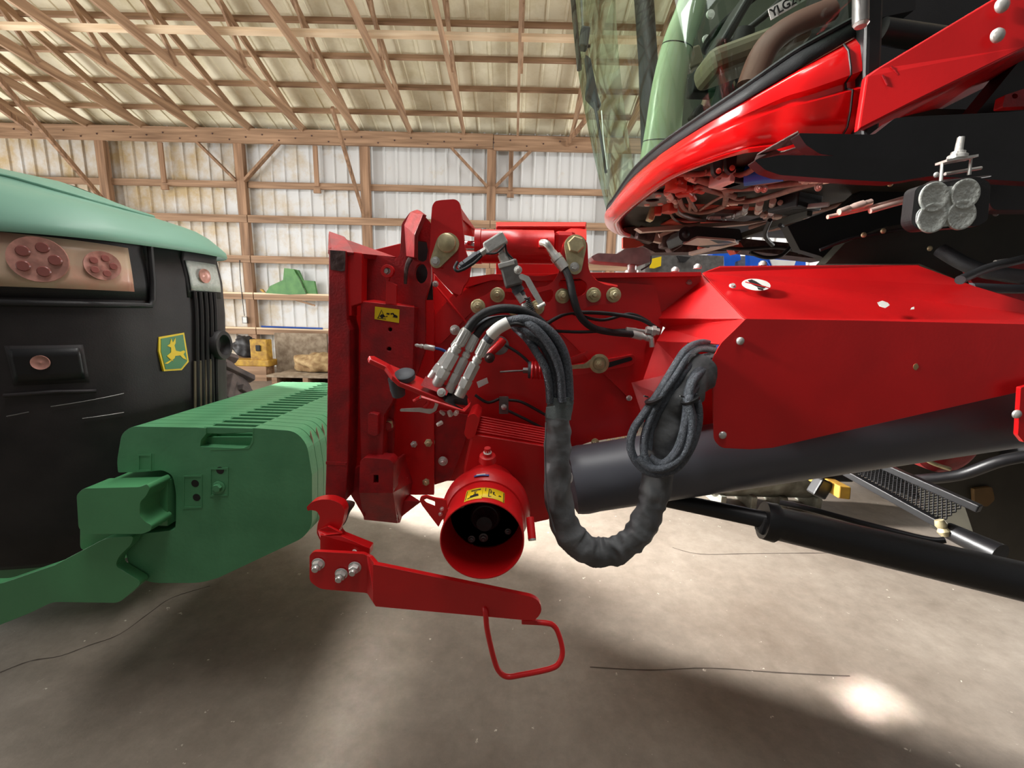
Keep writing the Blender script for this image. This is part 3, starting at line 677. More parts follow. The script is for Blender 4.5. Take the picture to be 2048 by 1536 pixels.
# top web between frame and boom cover, inner back wall
pl('rear_wall', [(992, 444), (1173, 444), (1172, 560), (992, 560)], 1.62, .012, RED, HV)
sh('rear_wall_flange', PP([(992, 444, 1.62), (1173, 444, 1.62), (1171, 452, 1.50), (994, 452, 1.50)]), .006, RED, HV)
sh('link_bracket', PP([(1150, 452, 1.60), (1173, 452, 1.60), (1173, 480, 1.24), (1110, 472, 1.24)]), .01, RED, HV)
sh('feeder_top_panel', PP([(1180, 549, 1.27), (1402, 547, 1.27), (1402, 545, 2.1), (1100, 545, 2.1)]), .006, RED, HV)
# --- upright mounting frame
up = MB()
up.poly([[P(x, y, 1.08) for x, y in [(657, 499), (692, 501), (691, 560), (694, 640), (699, 660), (699, 800), (695, 940), (690, 1004), (650, 1000), (652, 925), (654, 800), (656, 640)]]], (0, .07, 0), REDW)
up.build('frame_upright', HV, bev=.003)
pl('upright_web', [(690, 501), (724, 506), (723, 606), (703, 612), (703, 632), (692, 632)], 1.095, .04, RED, HV)
pl('upright_inner_web', [(692, 620), (726, 606), (724, 990), (690, 990)], 1.17, .02, RED, HV)
pl('wear_patch', [(660, 500), (691, 502), (690, 541), (683, 543), (661, 539)], 1.0785, .001, BOOT, HV)
pl('foot_patch', [(651, 923), (694, 925), (692, 931), (651, 929)], 1.0785, .003, REDW, HV)
# sloping top horn
sh('top_horn', PP([(658, 462, 1.22), (689, 473, 1.23), (694, 479, 1.24), (793, 514, 1.22), (724, 507, 1.10), (657, 499, 1.08)]), .012, REDW, HV)
sh('horn_face', PP([(658, 462, 1.205), (689, 473, 1.2), (708, 505, 1.09), (663, 500, 1.078)]), .006, REDW, HV)
# mounting plate with the coupling hook
hp = MB(); hp.poly([[P(x, y, 1.15) for x, y in rnd([(723, 506, 2), (792, 517, 4), (800, 510, 6), (803, 448, 6), (820, 424, 5), (834, 419, 5), (842, 424, 4), (862, 446, 3), (862, 560), (850, 600), (850, 700), (830, 760), (790, 800), (780, 990), (723, 990)], 3)],
    [P(x, y, 1.15) for x, y in rnd([(833, 480), (853, 483), (856, 500), (853, 520), (846, 524), (833, 519)], 3)], [P(x, y, 1.15) for x, y in circ(842, 547, 13, 20, 18)]], (0, .018, 0), REDW)
hp.build('hook_plate', HV, bev=.002)
sh('hook_plate_flange', PP([(820, 424, 1.149), (834, 419, 1.149), (846, 428, 1.07), (838, 448, 1.07), (829, 470, 1.07), (828, 515, 1.09), (812, 512, 1.149), (808, 450, 1.149)]), .01, REDW, HV)
pl('hook_plate_back', [(722, 506), (868, 470), (868, 990), (722, 990)], 1.255, .01, RED, HV)
MB().sweep(cr(PP([(821, 518, 1.12), (815, 530, 1.115), (812, 548, 1.118), (811, 568, 1.12)]), 5), lambda t, a: .007 * (1 - .4 * t) * (1 + .15 * sin(a * 3)), BOOT, 8).build('rope_tail', HV)
pl('hook_hole_shade', [(826, 470), (862, 470), (866, 600), (820, 600)], 1.20, .004, BLK, HV)  # black sheet stands in for the shade inside the plate holes
# lever (tall tab) with grey lock plate and pin
lv_ = pl('tilt_lever', [(864, 412), (870, 402), (883, 400), (910, 398), (919, 404), (923, 425), (926, 460), (930, 500), (942, 528), (937, 560), (926, 574), (921, 592), (900, 582), (872, 552), (857, 520), (860, 490), (862, 440)], 1.105, .022, RED, HV, r=7, bev=.003)
sh('lever_side', PP([(922, 415, 1.115), (926, 440, 1.115), (957, 466, 1.3), (948, 474, 1.3), (928, 470, 1.12)]), .012, RED, HV)
sh('lever_rib', PP([(866, 545, 1.12), (885, 535, 1.1), (925, 580, 1.2), (913, 596, 1.24)]), .015, RED, HV)
def stadium(c1, r1, c2, r2, n=14):
    c1 = V(c1); c2 = V(c2); d = (c2 - c1); a0 = math.atan2(d.y, d.x); L = d.length; be = math.acos((r1 - r2) / L); o = []
    for i in range(n + 1): a = a0 + be + (2 * pi - 2 * be) * i / n; o.append((c1.x + r1 * cos(a), c1.y + r1 * sin(a)))
    for i in range(n + 1): a = a0 - be + 2 * be * i / n; o.append((c2.x + r2 * cos(a), c2.y + r2 * sin(a)))
    return o
lk = pl('pin_lock_plate', stadium((895, 488), 23, (873, 523), 13), 1.094, .010, BRASS, HV, bev=.002)
c = P(894, 487, 1.094); MB().lathe(c, (0, -1, 0), [(0, .021), (.004, .023), (.012, .023), (.015, .020), (.016, 0)], BRASS, 32).build('pivot_pin', lk)
bolt(871, 523, 1.094, 9, ZINC, lk, 'head'); bolt(871, 568, 1.25, 6, ZINC, HV, 'head')
# link rod with eye
ey = MB(); ey.poly([[P(x, y, 1.10) for x, y in circ(774, 542, 13)], [P(x, y, 1.10) for x, y in circ(774, 542, 7)]], (0, .014, 0), RED)
ey.poly([[P(x, y, 1.104) for x, y in [(768, 553), (780, 553), (777, 562), (793, 570), (793, 608), (771, 608), (772, 565)]]], (0, .01, 0), RED); ey.build('link_rod', HV, bev=.0015)
bolt(773, 542, 1.112, 9, ZINC, HV, 'head')
# channel plate with warning decal
ch = pl('latch_channel', [(721, 602), (829, 614), (825, 738), (812, 760), (790, 790), (784, 806), (768, 830), (764, 940), (722, 940), (718, 800)], 1.105, .05, REDW, HV, bev=.002, holes=[circ(780, 659, 4, 4, 12), circ(778, 698, 4.5, 4, 12)])
sh('channel_lip', PP([(721, 602, 1.105), (746, 599, 1.15), (829, 611, 1.15), (829, 614, 1.105)]), .003, RED, HV)
pl('channel_hole_back', [(770, 650), (790, 650), (788, 706), (768, 706)], 1.135, .002, BLK, HV)
dc = pl('warning_decal', [(750, 613), (799, 619), (798, 646), (749, 638)], 1.1035, .0008, YEL, HV, bev=0)
marks('decal_symbols', [line_strip([(756, 636), (763, 620), (769, 634), (775, 632)], 1.6), [(759, 632), (764, 628), (770, 632), (764, 637)], line_strip([(773, 627), (779, 628)], 3), line_strip([(781, 628), (786, 627), (789, 632)], 3), [(785, 634), (795, 636), (795, 632), (790, 629)], line_strip([(754, 636), (772, 638)], 1)], 1.1030, INK, dc)
pl('corner_block', [(735, 828), (742, 826), (756, 829), (756, 870), (748, 873), (735, 868)], 1.085, .03, REDW, HV, bev=.002)
pl('guide_shoe', [(720, 922), (730, 915), (779, 919), (787, 928), (786, 986), (718, 986)], 1.075, .05, REDW, HV, r=4, holes=[[(747, 950), (757, 950), (757, 966), (747, 966)]], bev=.003)
pl('shoe_slot_back', [(742, 945), (762, 945), (762, 970), (742, 970)], 1.10, .004, BLK, HV)
pl('shoe_web', [(700, 940), (728, 930), (728, 1036), (722, 1024), (700, 988)], 1.14, .02, REDW, HV)
sh('guide_shoe_foot', PP([(718, 984, 1.075), (786, 984, 1.075), (795, 1047, 1.17), (728, 1040, 1.17)]), .008, REDW, HV)
sh('shoe_side', PP([(786, 925, 1.076), (815, 905, 1.29), (832, 960, 1.29), (800, 1046, 1.2), (786, 986, 1.076)]), .008, REDW, HV)
sh('curved_scraper', PP([(800, 955, 1.28), (815, 985, 1.26), (842, 1003, 1.2), (822, 1018, 1.2), (803, 1033, 1.2), (797, 1046, 1.18), (794, 1000, 1.2)]), .006, REDW, HV)
MB().sweep(PP([(793, 1040, 1.16), (800, 1000, 1.18), (814, 955, 1.22)]), .0022, ZINC, 6).build('bright_edge_strip', HV)
bolt(776, 850, 1.14, 14, REDW, HV, 'head', d=(.2, -1, 0))
pl('worn_washer', [(768, 843), (784, 842), (786, 856), (770, 858)], 1.13, .006, BRASS, HV, r=3)
# lower loose bolts on the side wall
for x, y, r_ in ((829, 887, 10), (858, 884, 12), (886, 922, 10), (853, 962, 11), (910, 660, 10)):
    bolt(x, y, 1.26, r_, BRASS if r_ > 10 else ZINC, HV, 'nut')
pl('lower_gusset', [(812, 905), (815, 860), (880, 820), (945, 832), (925, 900), (900, 960), (868, 970), (850, 976), (840, 965)], 1.275, .01, REDW, HV, r=6)
# grease fitting on the plate edge
b = MB(); a0 = P(830, 690, 1.10); a1 = P(870, 697, 1.10); dd = a1 - a0; L_ = dd.length
b.lathe(a0, dd, [(0, .003), (.1 * L_, .005), (.2 * L_, .004), (.3 * L_, .006), (.4 * L_, .006), (.42 * L_, .0045), (.5 * L_, .0075), (.95 * L_, .0075), (L_, .006)], ZINC, 12); b.build('grease_fitting', HV)
tube('grease_line', [(868, 696), (885, 700), (905, 712)], 1.12, 3, BLUED, HV)
# --- hook with lower arm
HK = pl('coupling_hook', [(613, 1014, 3), (622, 1005, 5), (640, 999, 8), (662, 999, 8), (683, 1008, 8), (690, 1022, 6), (684, 1050, 5), (675, 1064, 5), (682, 1074, 3), (740, 1097, 2), (739, 1110, 0), (640, 1108, 2), (641, 1082, 3), (633, 1066, 5), (635, 1048, 5), (640, 1035, 4), (634, 1022, 6), (622, 1020, 4), (615, 1022, 3)], 1.0, .028, RED, HV, r=3, bev=.004)
sh('hook_bend', PP([(635, 1060, 1.0), (655, 1052, .985), (682, 1066, .985), (680, 1072, .99), (655, 1070, .98), (640, 1076, .98)]), .01, RED, HV)
sh('hook_foot_plate', PP([(640, 1070, .98), (682, 1072, .985), (740, 1097, .985), (738, 1116, .985), (640, 1118, .98)]), .01, RED, HV)
MB().sweep(cr(PP([(672, 1050, 1.04), (686, 1035, 1.05), (696, 1015, 1.06), (700, 1003, 1.07)]), 5), lambda t, a: .012 * (1 + .2 * sin(9 * t)), BOOT, 10).build('pivot_knuckle', HV)
MB().lathe(P(708, 1105, .978), (0, 1, 0), [(0, .006), (.004, .006)], WHT, 16).build('paint_spot', HV)
A1 = .93
arm = MB(); arm.poly([[P(x, y, A1) for x, y in rnd([(619, 1110, 9), (628, 1103, 8), (728, 1108, 8), (738, 1114, 6), (746, 1130, 2), (746, 1196, 2), (734, 1186, 6), (640, 1178, 10), (619, 1163, 9)], 4)]], (0, .010, 0), RED); armo = arm.build('latch_arm_root', HV, bev=.002)
sh('latch_arm_bend', PP([(733, 1110, .93), (738, 1113, .93), (752, 1131, .88), (752, 1214, .88), (738, 1192, .93), (734, 1186, .93)]), .010, RED, HV)
ar = pl('latch_arm', [(746, 1129, 2), (764, 1132, 3), (1064, 1194, 8), (1080, 1204, 12), (1084, 1222, 12), (1074, 1238, 12), (1056, 1241, 6), (752, 1213, 3), (746, 1205, 2)], .875, .012, RED, HV, r=4, bev=.003)
for (x, y) in ((637, 1127), (683, 1147), (710, 1134)): bolt(x, y, .929, 14, ZINC, armo, 'stud', d=(.05, -1, -.12))
MB().sweep(cr(PP([(968, 1212, .884), (971, 1225, .87), (975, 1262, .865), (988, 1318, .865), (998, 1342, .865), (1014, 1353, .865), (1040, 1350, .865), (1098, 1338, .865), (1118, 1326, .87), (1125, 1302, .88), (1118, 1270, .89), (1108, 1252, .895), (1092, 1246, .895), (1044, 1243, .893)]), 6), .0062, RED, 12).build('wire_handle', HV)
MB().box(P(1058, 1241, .892), .035, .016, .010, RED).build('handle_tab', HV, bev=.002)
# --- gearbox with round PTO guard (axis along y)
GC = P(964, 1082, .84); gx, gz_ = GC.x, GC.z
def gp(y): return V((gx, y, gz_))
gd = MB(); R0 = px2m(91, .84)
gd.lathe(gp(.84), (0, 1, 0), [(0, R0 - .0022), (0, R0), (.002, R0 + .0008), (.10, R0 + .001), (.115, R0 - .002), (.115, R0 - .006), (.10, R0 - .0045), (0, R0 - .0022)], RED, 72); gd.build('pto_guard', HV)
hs = MB(); hs.lathe(gp(.945), (0, 1, 0), [(0, R0 - .004), (.0, R0 + .004), (.012, R0 + .012), (.03, R0 + .018), (.05, R0 + .017), (.075, R0 + .006), (.10, R0 - .006), (.16, R0 - .012), (.20, R0 - .01)], RED, 72, cap=False); hso = hs.build('gearbox_collar', HV)
ins = MB(); ins.lathe(gp(.962), (0, 1, 0), [(0, 0), (0, .026), (-.002, .030), (-.02, .032), (-.022, .026), (-.005, .024)], BLK, 36); 
ins.lathe(gp(.966), (0, 1, 0), [(0, R0 - .003), (0, 0)], RED, 48); ins.build('guard_back_plate', HV)
MB().lathe(gp(.958) , (0, -1, 0), [(0, .036), (.01, .036), (.016, .03), (.03, .018), (.045, .018), (.047, 0)], BLKR, 36).build('pto_shaft', HV)
for (x, y, r_) in ((967, 1075, 10), (943, 1078, 8), (1016, 1063, 7), (922, 1010, 8)): bolt(x, y, .955, r_, GSTEEL, HV, 'nut')
# warning labels wrapped on the guard / collar
def arcpatch(name, a0, a1, y0, y1, r, m, parent, n=18):
    b = MB(); vs = []; fs = []
    for i in range(n + 1):
        a = a0 + (a1 - a0) * i / n
        vs += [(gx + r * cos(a), y0, gz_ + r * sin(a)), (gx + r * cos(a), y1, gz_ + r * sin(a))]
    for i in range(n): fs.append([2 * i, 2 * i + 1, 2 * i + 3, 2 * i + 2])
    b.add(vs, fs, m, True); return b.build(name, parent, solid=.0006, offset=0)
ga = lambda px_, py_, y: math.atan2(P(px_, py_, y).z - gz_, P(px_, py_, y).x - gx)
dA, dB = radians(116), radians(60)
dl = arcpatch('shaft_warning_decal', dA, radians(91.5), .851, .908, R0 + .0016, YEL, HV)
dl2 = arcpatch('shaft_warning_decal', radians(92.5), dB, .857, .908, R0 + .0016, YEL, HV)
def apt(u, v): a = dA + (dB - dA) * u; return V((gx + (R0 + .0024) * cos(a), .908 + (.851 - .908) * v, gz_ + (R0 + .0024) * sin(a)))
def ast(pts, w_, parent=dl):
    vs = []; fs = []
    for i, p in enumerate(pts):
        a = V(pts[max(i - 1, 0)]); c_ = V(pts[min(i + 1, len(pts) - 1)]); d_ = (c_ - a); d_ = V((d_.x * 1.9, d_.y)).normalized(); n_ = V((-d_.y / 1.9, d_.x)) * w_ / 2
        vs += [apt(p[0] + n_.x, p[1] + n_.y), apt(p[0] - n_.x, p[1] - n_.y)]
    for i in range(len(pts) - 1): fs.append([2 * i, 2 * i + 1, 2 * i + 3, 2 * i + 2])
    MB().add(vs, fs, INK).build('decal_mark', parent, solid=.0004, offset=0)
ast([(.14, .22), (.38, .18)], .10); ast([(.14, .74), (.34, .66)], .20); ast([(.08, .86), (.22, .72)], .06); ast([(.25, .36), (.25, .58)], .04); ast([(.21, .36), (.29, .36)], .04); ast([(.21, .56), (.29, .56)], .04)
ast([(.03, .1), (.03, .9)], .03); ast([(.50, .05), (.50, .35)], .03)
ast([(.59, .14), (.59, .80)], .04, dl2); ast([(.59, .14), (.90, .52)], .05, dl2); ast([(.59, .80), (.90, .52)], .05, dl2); ast([(.64, .28), (.64, .50)], .06, dl2); ast([(.68, .38), (.72, .32), (.70, .52), (.76, .58)], .06, dl2); ast([(.97, .1), (.97, .9)], .03, dl2)
bl = arcpatch('type_decal', radians(106), radians(86), .952, .968, R0 + .0125, BLUED, HV); arcpatch('decal_text', radians(103), radians(91), .957, .962, R0 + .0133, WHT, bl)
# square gearbox body behind, cooling fins on its sloping top
pl('gearbox_body', [(942, 868, 5), (1094, 893, 5), (1100, 930, 5), (1100, 1040, 4), (1072, 1046, 4), (1040, 1040, 20), (1010, 1000, 20), (920, 1000, 20), (928, 930, 10)], 1.10, .17, RED, HV, bev=.006)
fb = sh('fin_plate', PP([(945, 832, 1.22), (1096, 858, 1.22), (1096, 894, 1.10), (937, 868, 1.10)]), .01, RED, HV, bev=.003)
for k in range(7):
    t_ = k / 6; y0 = 1.215 - .10 * t_; a = P(952 - 6 * t_, 834 + 29 * t_, y0); c_ = P(1094, 860 + 29 * t_, y0)
    MB().beam(a, c_, .005, .012, RED, up=(0, -.5, 1)).build('cooling_fin', fb, bev=.001)
pl('gearbox_ear', [(935, 832), (948, 826), (960, 838), (950, 872), (936, 880), (928, 868)], 1.09, .12, RED, HV, r=5, bev=.003)
MB().lathe(P(975, 915, 1.02), (0, -.25, 1), [(-.01, .022), (.006, .02), (.008, .012), (.014, .012), (.016, .008), (.028, .008)], RED, 20).build('filler_boss', HV)
bolt(P(975, 905, 1.015), 0, 1.0, 9, ZINC, HV, 'head', d=(0, -.3, 1))
# tie bracket and pin at the guard
pl('tie_bracket', [(839, 1001, 4), (841, 994, 4), (852, 991, 5), (866, 996, 4), (892, 1000, 0), (897, 1030, 0), (884, 1040, 0), (877, 1054, 0), (845, 1012, 4)], .90, .006, RED, HV, holes=[rnd([(846, 1001), (853, 997), (870, 1003), (870, 1014), (852, 1007)], 2)], r=3)
for (x, y) in ((884, 1018), (881, 1028)): bolt(x, y, .898, 5, ZINC, HV, 'head', d=(.6, -.8, 0))
MB().cyl(P(1060, 1035, .90), P(1064, 1078, .87), .009, .009, RED, 20).build('guard_pin', HV)
MB().cyl(P(1064, 1076, .871), P(1064.5, 1081, .868), .0085, .0085, ZINC, 20).build('pin_tip', HV)
# --- tilt cylinder
cy = MB(); a = P(962, 493, 1.24); e_ = P(1108, 495, 1.24); dd = e_ - a; L_ = dd.length; rc = px2m(31, 1.24)
cy.lathe(a - dd.normalized() * .015, dd, [(0, rc * .7), (0, rc * 1.05), (.016, rc * 1.05), (.018, rc), (.08, rc), (.081, rc * 1.01), (.13, rc * 1.01), (.131, rc), (L_, rc), (L_ + .012, rc), (L_ + .012, 0)], RED, 48); cyo = cy.build('tilt_cylinder', HV)
MB().cyl(P(915, 492, 1.24), P(962, 493, 1.24), px2m(10, 1.24), px2m(10, 1.24), CHROME, 24).build('piston_rod', cyo)
MB().box(P(1128, 494, 1.24), .06, .05, .08, RED).build('cylinder_eye', cyo, bev=.012)
MB().box(P(1086, 487, 1.19), .024, .03, .026, RED).build('port_boss', cyo, bev=.003)
# --- link plate with holes and the row of nuts
lp = pl('link_plate', [(1124, 500, 8), (1127, 483, 8), (1138, 471, 8), (1151, 468, 8), (1165, 472, 8), (1175, 485, 8), (1176, 510, 8), (1177, 540, 12), (1190, 560, 14), (1212, 570, 12), (1232, 572, 10), (1243, 584, 9), (1241, 600, 9), (1226, 607, 8), (1180, 612, 8), (1160, 622, 8), (1120, 628, 8), (1098, 640, 8), (1070, 640, 8), (1040, 622, 8), (1000, 612, 8), (975, 620, 8), (958, 634, 9), (944, 628, 9), (939, 612, 9), (948, 600, 8), (975, 588, 8), (986, 577, 7), (1005, 573, 7), (1060, 577, 8), (1092, 573, 10), (1110, 560, 10), (1120, 540, 8), (1118, 520, 8)], 1.15, .014, RED, HV, r=8, bev=.002,
    holes=[rnd([(1117, 566), (1124, 557), (1160, 556), (1173, 565), (1176, 578), (1166, 590), (1150, 596), (1140, 580), (1118, 574)], 6), rnd([(1062, 590), (1085, 583), (1105, 578), (1108, 592), (1098, 606), (1085, 600), (1066, 600)], 5), rnd([(1010, 583), (1030, 586), (1035, 600), (1012, 600), (1006, 592)], 4)])
sh('link_plate_edge', PP([(1180, 556, 1.15), (1196, 568, 1.15), (1236, 573, 1.15), (1236, 570, 1.22), (1196, 562, 1.22), (1184, 550, 1.22)]), .003, RED, HV)
for (x, y) in ((956, 613), (995, 590), (1074, 615), (1125, 592), (1187, 590), (1227, 590)): bolt(x, y, 1.149, 14.5, BRASS, lp, 'nut')
bolt(1026, 622, 1.149, 9, BRASS, lp, 'nut')
lk2 = pl('pin_lock_plate', stadium((1151, 491), 22, (1150, 535), 14), 1.138, .010, BRASS, HV, bev=.002)
MB().lathe(P(1151, 490, 1.138), (0, -1, 0), [(0, .022), (.01, .022), (.013, .019)], BRASS, 6).build('pivot_pin', lk2)
bolt(1149, 534, 1.138, 9, ZINC, lk2, 'head')
# lower slotted arm with eye
MB().poly([[P(x, y, 1.268) for x, y in rnd([(1140, 732), (1250, 712), (1268, 708), (1274, 720), (1262, 732), (1145, 752)], 6)]], (0, .02, 0), RED).build('slot_guide', HV, bev=.002)
MB().poly([[P(x, y, 1.2665) for x, y in rnd([(1205, 728), (1262, 713), (1266, 720), (1215, 736)], 4)]], (0, .002, 0), BLK).build('slot_opening', HV)
b = MB(); b.poly([[P(x, y, 1.25) for x, y in [(1132, 732), (1168, 728), (1186, 716), (1192, 734), (1170, 737), (1132, 739)]]], (0, .008, 0), BRASS); b.build('tension_link', HV, bev=.002)
ew = MB().lathe(P(1198, 727, 1.252), (0, -1, 0), [(0, .028), (.004, .029), (.006, .026), (.006, .020), (.004, .018)], BRASS, 36).build('slot_washer', HV); bolt(1198, 728, 1.245, 10, BRASS, HV, 'nut')
sp_ = MB(); sp_.lathe(P(1060, 740, 1.24), P(1092, 741, 1.24) - P(1060, 740, 1.24), [(i * .0055, .024 + (.004 if i % 2 else 0)) for i in range(9)], RED, 24); sp_.build('ribbed_spring_cup', HV)
MB().cyl(P(1056, 740, 1.24), P(1063, 740, 1.24), .024, .026, GREYP, 20).build('cup_ring', HV)
MB().sweep(PP([(1000, 744, 1.25), (1030, 742, 1.25), (1058, 741, 1.25)]), .003, GSTEEL, 8).build('threaded_rod', HV)
b = MB(); b.cyl(P(1046, 741, 1.245), P(1056, 741, 1.245), .009, .009, GSTEEL, 6); b.build('rod_nut', HV)
pl('red_finger', [(1125, 722), (1138, 717), (1175, 702), (1178, 706), (1142, 722), (1130, 727)], 1.24, .01, RED, HV, r=2)
# half moon washer and small knob on the plate
pl('slotted_disc', circ(998, 691, 20, 19, 28), 1.26, .003, GSTEEL, HV)
MB().sweep(cr(PP([(975, 712, 1.24), (985, 702, 1.235), (1000, 688, 1.235), (1006, 680, 1.24)]), 4), .012, RED, 10).build('crank_lug', HV)
MB().lathe(P(979, 716, 1.22), (0, -1, 0), [(-.02, .015), (0, .015), (.002, .008), (.008, .007), (.011, 0)], BOOT, 16).build('lug_bush', HV)
bolt(977, 715, 1.215, 4, ZINC, HV, 'dome')
pl('paper_label', [(953, 764), (974, 755), (977, 766), (957, 776)], 1.282, .001, WHT, HV)
pl('clamp_plate', [(998, 794), (1017, 794), (1017, 828), (998, 828)], 1.27, .012, GSTEEL, HV, r=2); bolt(1008, 814, 1.266, 6, ZINC, HV, 'dome')
for pts in ([(950, 790), (975, 805), (998, 798)], [(1017, 800), (1045, 805), (1095, 832)], [(1017, 822), (1050, 838), (1088, 858)], [(1010, 690), (1035, 705), (1055, 722), (1062, 732)]): tube('wire', pts, 1.262, 3, BLKP, HV)
for (x, y, s_) in ((1146, 890, 1), (1160, 884, .8), (1222, 884, 1.1), (1238, 880, .9), (1256, 866, 1), (1250, 876, .7)):
    MB().box(P(x, y, 1.33), .02 * s_, .03, .014 * s_, BRASS, Matrix.Rotation(.4, 3, 'Y')).build('roller_chain_link', HV, bev=.002)
bolt(1190, 884, 1.28, 8, BRASS, HV, 'nut'); bolt(1258, 796, 1.285, 6, ZINC, HV, 'dome')
#PART5
# ---------------------------------------------------------------- multicoupler, hoses
mcp = sh('coupler_lever', PP([(737, 711, .97), (749, 711, .985), (778, 727, 1.0), (860, 762, 1.02), (937, 795, 1.02), (942, 806, 1.0), (930, 818, .96), (868, 792, .955), (800, 765, .95), (786, 752, .95), (772, 733, .96), (740, 718, .96)]), .012, RED, HV, bev=.003)
b = MB(); b.poly([PP([(841, 771, .955), (851, 753, .985), (900, 775, .99), (893, 791, .955)])[::1]], (0, .005, -.0), REDW); b.build('lever_face', mcp)
c = P(809, 750, .975); n = V((-.05, -.45, .9)).normalized()
MB().lathe(c - n * .008, n, [(0, .024), (.012, .024), (.015, .02), (.016, 0)], GREYP, 28).build('rubber_knob', mcp)
MB().lathe(P(793, 770, .985), n * -1, [(-.02, .016), (.012, .017), (.028, .016), (.03, .012)], GREYP, 28).build('knob_sleeve', mcp)
bk = MB(); bk.poly([PP([(893, 776, 1.0), (932, 795, 1.0), (936, 812, .98), (925, 820, .955), (888, 803, .95), (884, 790, .955)])], (0, .03, .0), BLK); bk.build('valve_block', HV, bev=.002)
sh('coupler_tray', PP([(842, 790, .945), (925, 818, .945), (942, 803, .95), (944, 800, .96), (940, 812, .945), (930, 823, .94), (842, 795, .94)]), .004, RED, HV)
bolt(883, 785, .95, 9, ZINC, mcp, 'head', d=(0, -1, .3))
# latch ring under the lever
b = MB(); b.poly([[P(x, y, 1.0) for x, y in rnd([(800, 818), (842, 816), (852, 818), (866, 818), (870, 808), (868, 798), (852, 790), (846, 796), (838, 798), (842, 786), (856, 784), (872, 792), (878, 805), (872, 822), (860, 828), (838, 824), (800, 823)], 3)]], (0, .005, 0), ZINC); b.build('latch_ring', HV, bev=.001)
MB().sweep(cr(PP([(828, 803, 1.02), (845, 795, 1.02), (858, 802, 1.02), (850, 815, 1.02)]), 4), .006, RED, 8).build('latch_pad', HV)
for (a, c_, r_) in (((898, 822), (905, 838), 6), ((915, 822), (908, 832), 5), ((874, 850), (887, 843), 5), ((880, 822), (895, 834), 4)):
    MB().lathe(P(*a, 1.02), P(*c_, 1.03) - P(*a, 1.02), [(0, .7 * px2m(r_, 1)), (.004, px2m(r_, 1)), (.014, px2m(r_, 1)), (.016, .6 * px2m(r_, 1))], ZINC if r_ != 5 else WHT, 6).build('small_fitting', HV)
def coupler(p0, p1, rpx, Y0, Y1, name='hose_coupler'):
    a = P(*p0, Y0); e = P(*p1, Y1); d = e - a; L = d.length; r = px2m(rpx, (Y0 + Y1) / 2)
    b = MB()
    b.lathe(a, d, [(0, r * .95), (.16 * L, r * .98)], ZINC, 24); b.lathe(a, d, [(.16 * L, r * 1.12), (.30 * L, r * 1.12)], ZINC, 6)
    b.lathe(a, d, [(.30 * L, r * .9), (.33 * L, r * .9)], ZINC, 24); b.lathe(a, d, [(.33 * L, r * 1.05), (.58 * L, r * 1.05)], ZINC, 6)
    b.lathe(a, d, [(.58 * L, r * .75), (.61 * L, r * .7), (.62 * L, r * .85), (.68 * L, r * .85), (.69 * L, r * .62), (.72 * L, r * .6)], ZINC, 24)
    pr = [(.72 * L, r * .7), (.73 * L, r * .88), (.98 * L, r * .88), (L, r * .76)]
    b.lathe(a, d, pr, ZINC, 24)
    o = b.build(name, HV)
    rb = MB(); nn = d.normalized(); u = nn.orthogonal().normalized(); v = nn.cross(u)
    for k in range(12):
        an = 2 * pi * k / 12; q0 = a + d * .745 + (u * cos(an) + v * sin(an)) * r * .88; rb.cyl(q0, q0 + d * .22, r * .09, r * .09, ZINC, 6)
    rb.build('crimp_ribs', o); return e, nn
for (p0, p1, r_, Y0, Y1) in (((872, 772), (935, 658), 12, .985, .985), ((862, 757), (926, 672), 10, 1.03, 1.03), ((897, 783), (952, 670), 9.5, .985, .99), ((918, 792), (974, 680), 11.5, .965, .965)):
    coupler(p0, p1, r_, Y0, Y1)
def hose(pts, rpx, m=BLKR, name='hydraulic_hose', Y=1.0, n=8, seg=14): return tube(name, pts, Y, rpx, m, HV, n, seg)
hose([(935, 660, .985), (950, 640, .985), (975, 624, .985), (1010, 617, .99), (1050, 624, 1.0), (1085, 648, 1.01), (1112, 690, 1.02), (1122, 740, 1.02), (1124, 800, 1.02)], 9, BLKR)
hose([(929, 668, 1.03), (950, 652, 1.03), (985, 640, 1.03), (1030, 640, 1.03), (1075, 662, 1.03), (1098, 700, 1.03), (1106, 750, 1.03), (1108, 800, 1.02)], 8, GREYP)
hose([(952, 672, .99), (968, 652, .99), (995, 640, .99), (1040, 642, .995), (1080, 668, 1.0), (1104, 712, 1.0), (1114, 760, 1.0), (1118, 800, 1.0)], 8, BLKR)
h = hose([(974, 682, .965), (990, 663, .96), (1015, 646, .96), (1050, 640, .96), (1090, 656, .965), (1120, 690, .97), (1134, 735, .975), (1138, 800, .98)], 10, BRD)
hose([(1020, 648, 1.02), (1045, 658, 1.0), (1062, 672, .98), (1085, 690, .975), (1102, 725, .975), (1110, 765, .975), (1112, 802, .98)], 9, BRD)
hose([(1030, 655, 1.04), (1052, 675, 1.0), (1070, 700, .965), (1090, 735, .96), (1098, 770, .965), (1100, 805, .97)], 8, BRD)
hose([(1022, 644, .98), (1060, 650, .955), (1098, 690, .955), (1118, 740, .96), (1124, 803, .965)], 9, BRD)
MB().sweep(cr(PP([(981, 671, .96), (997, 656, .955), (1017, 645, .955)]), 5), px2m(12, .96), WHT, 16, cap=False).build('hose_label', h)
MB().sweep(cr(PP([(1015, 651, .952), (1032, 647, .95), (1048, 651, .952)]), 5), px2m(4, .96), BLKR, 8).build('hose_tie', h)
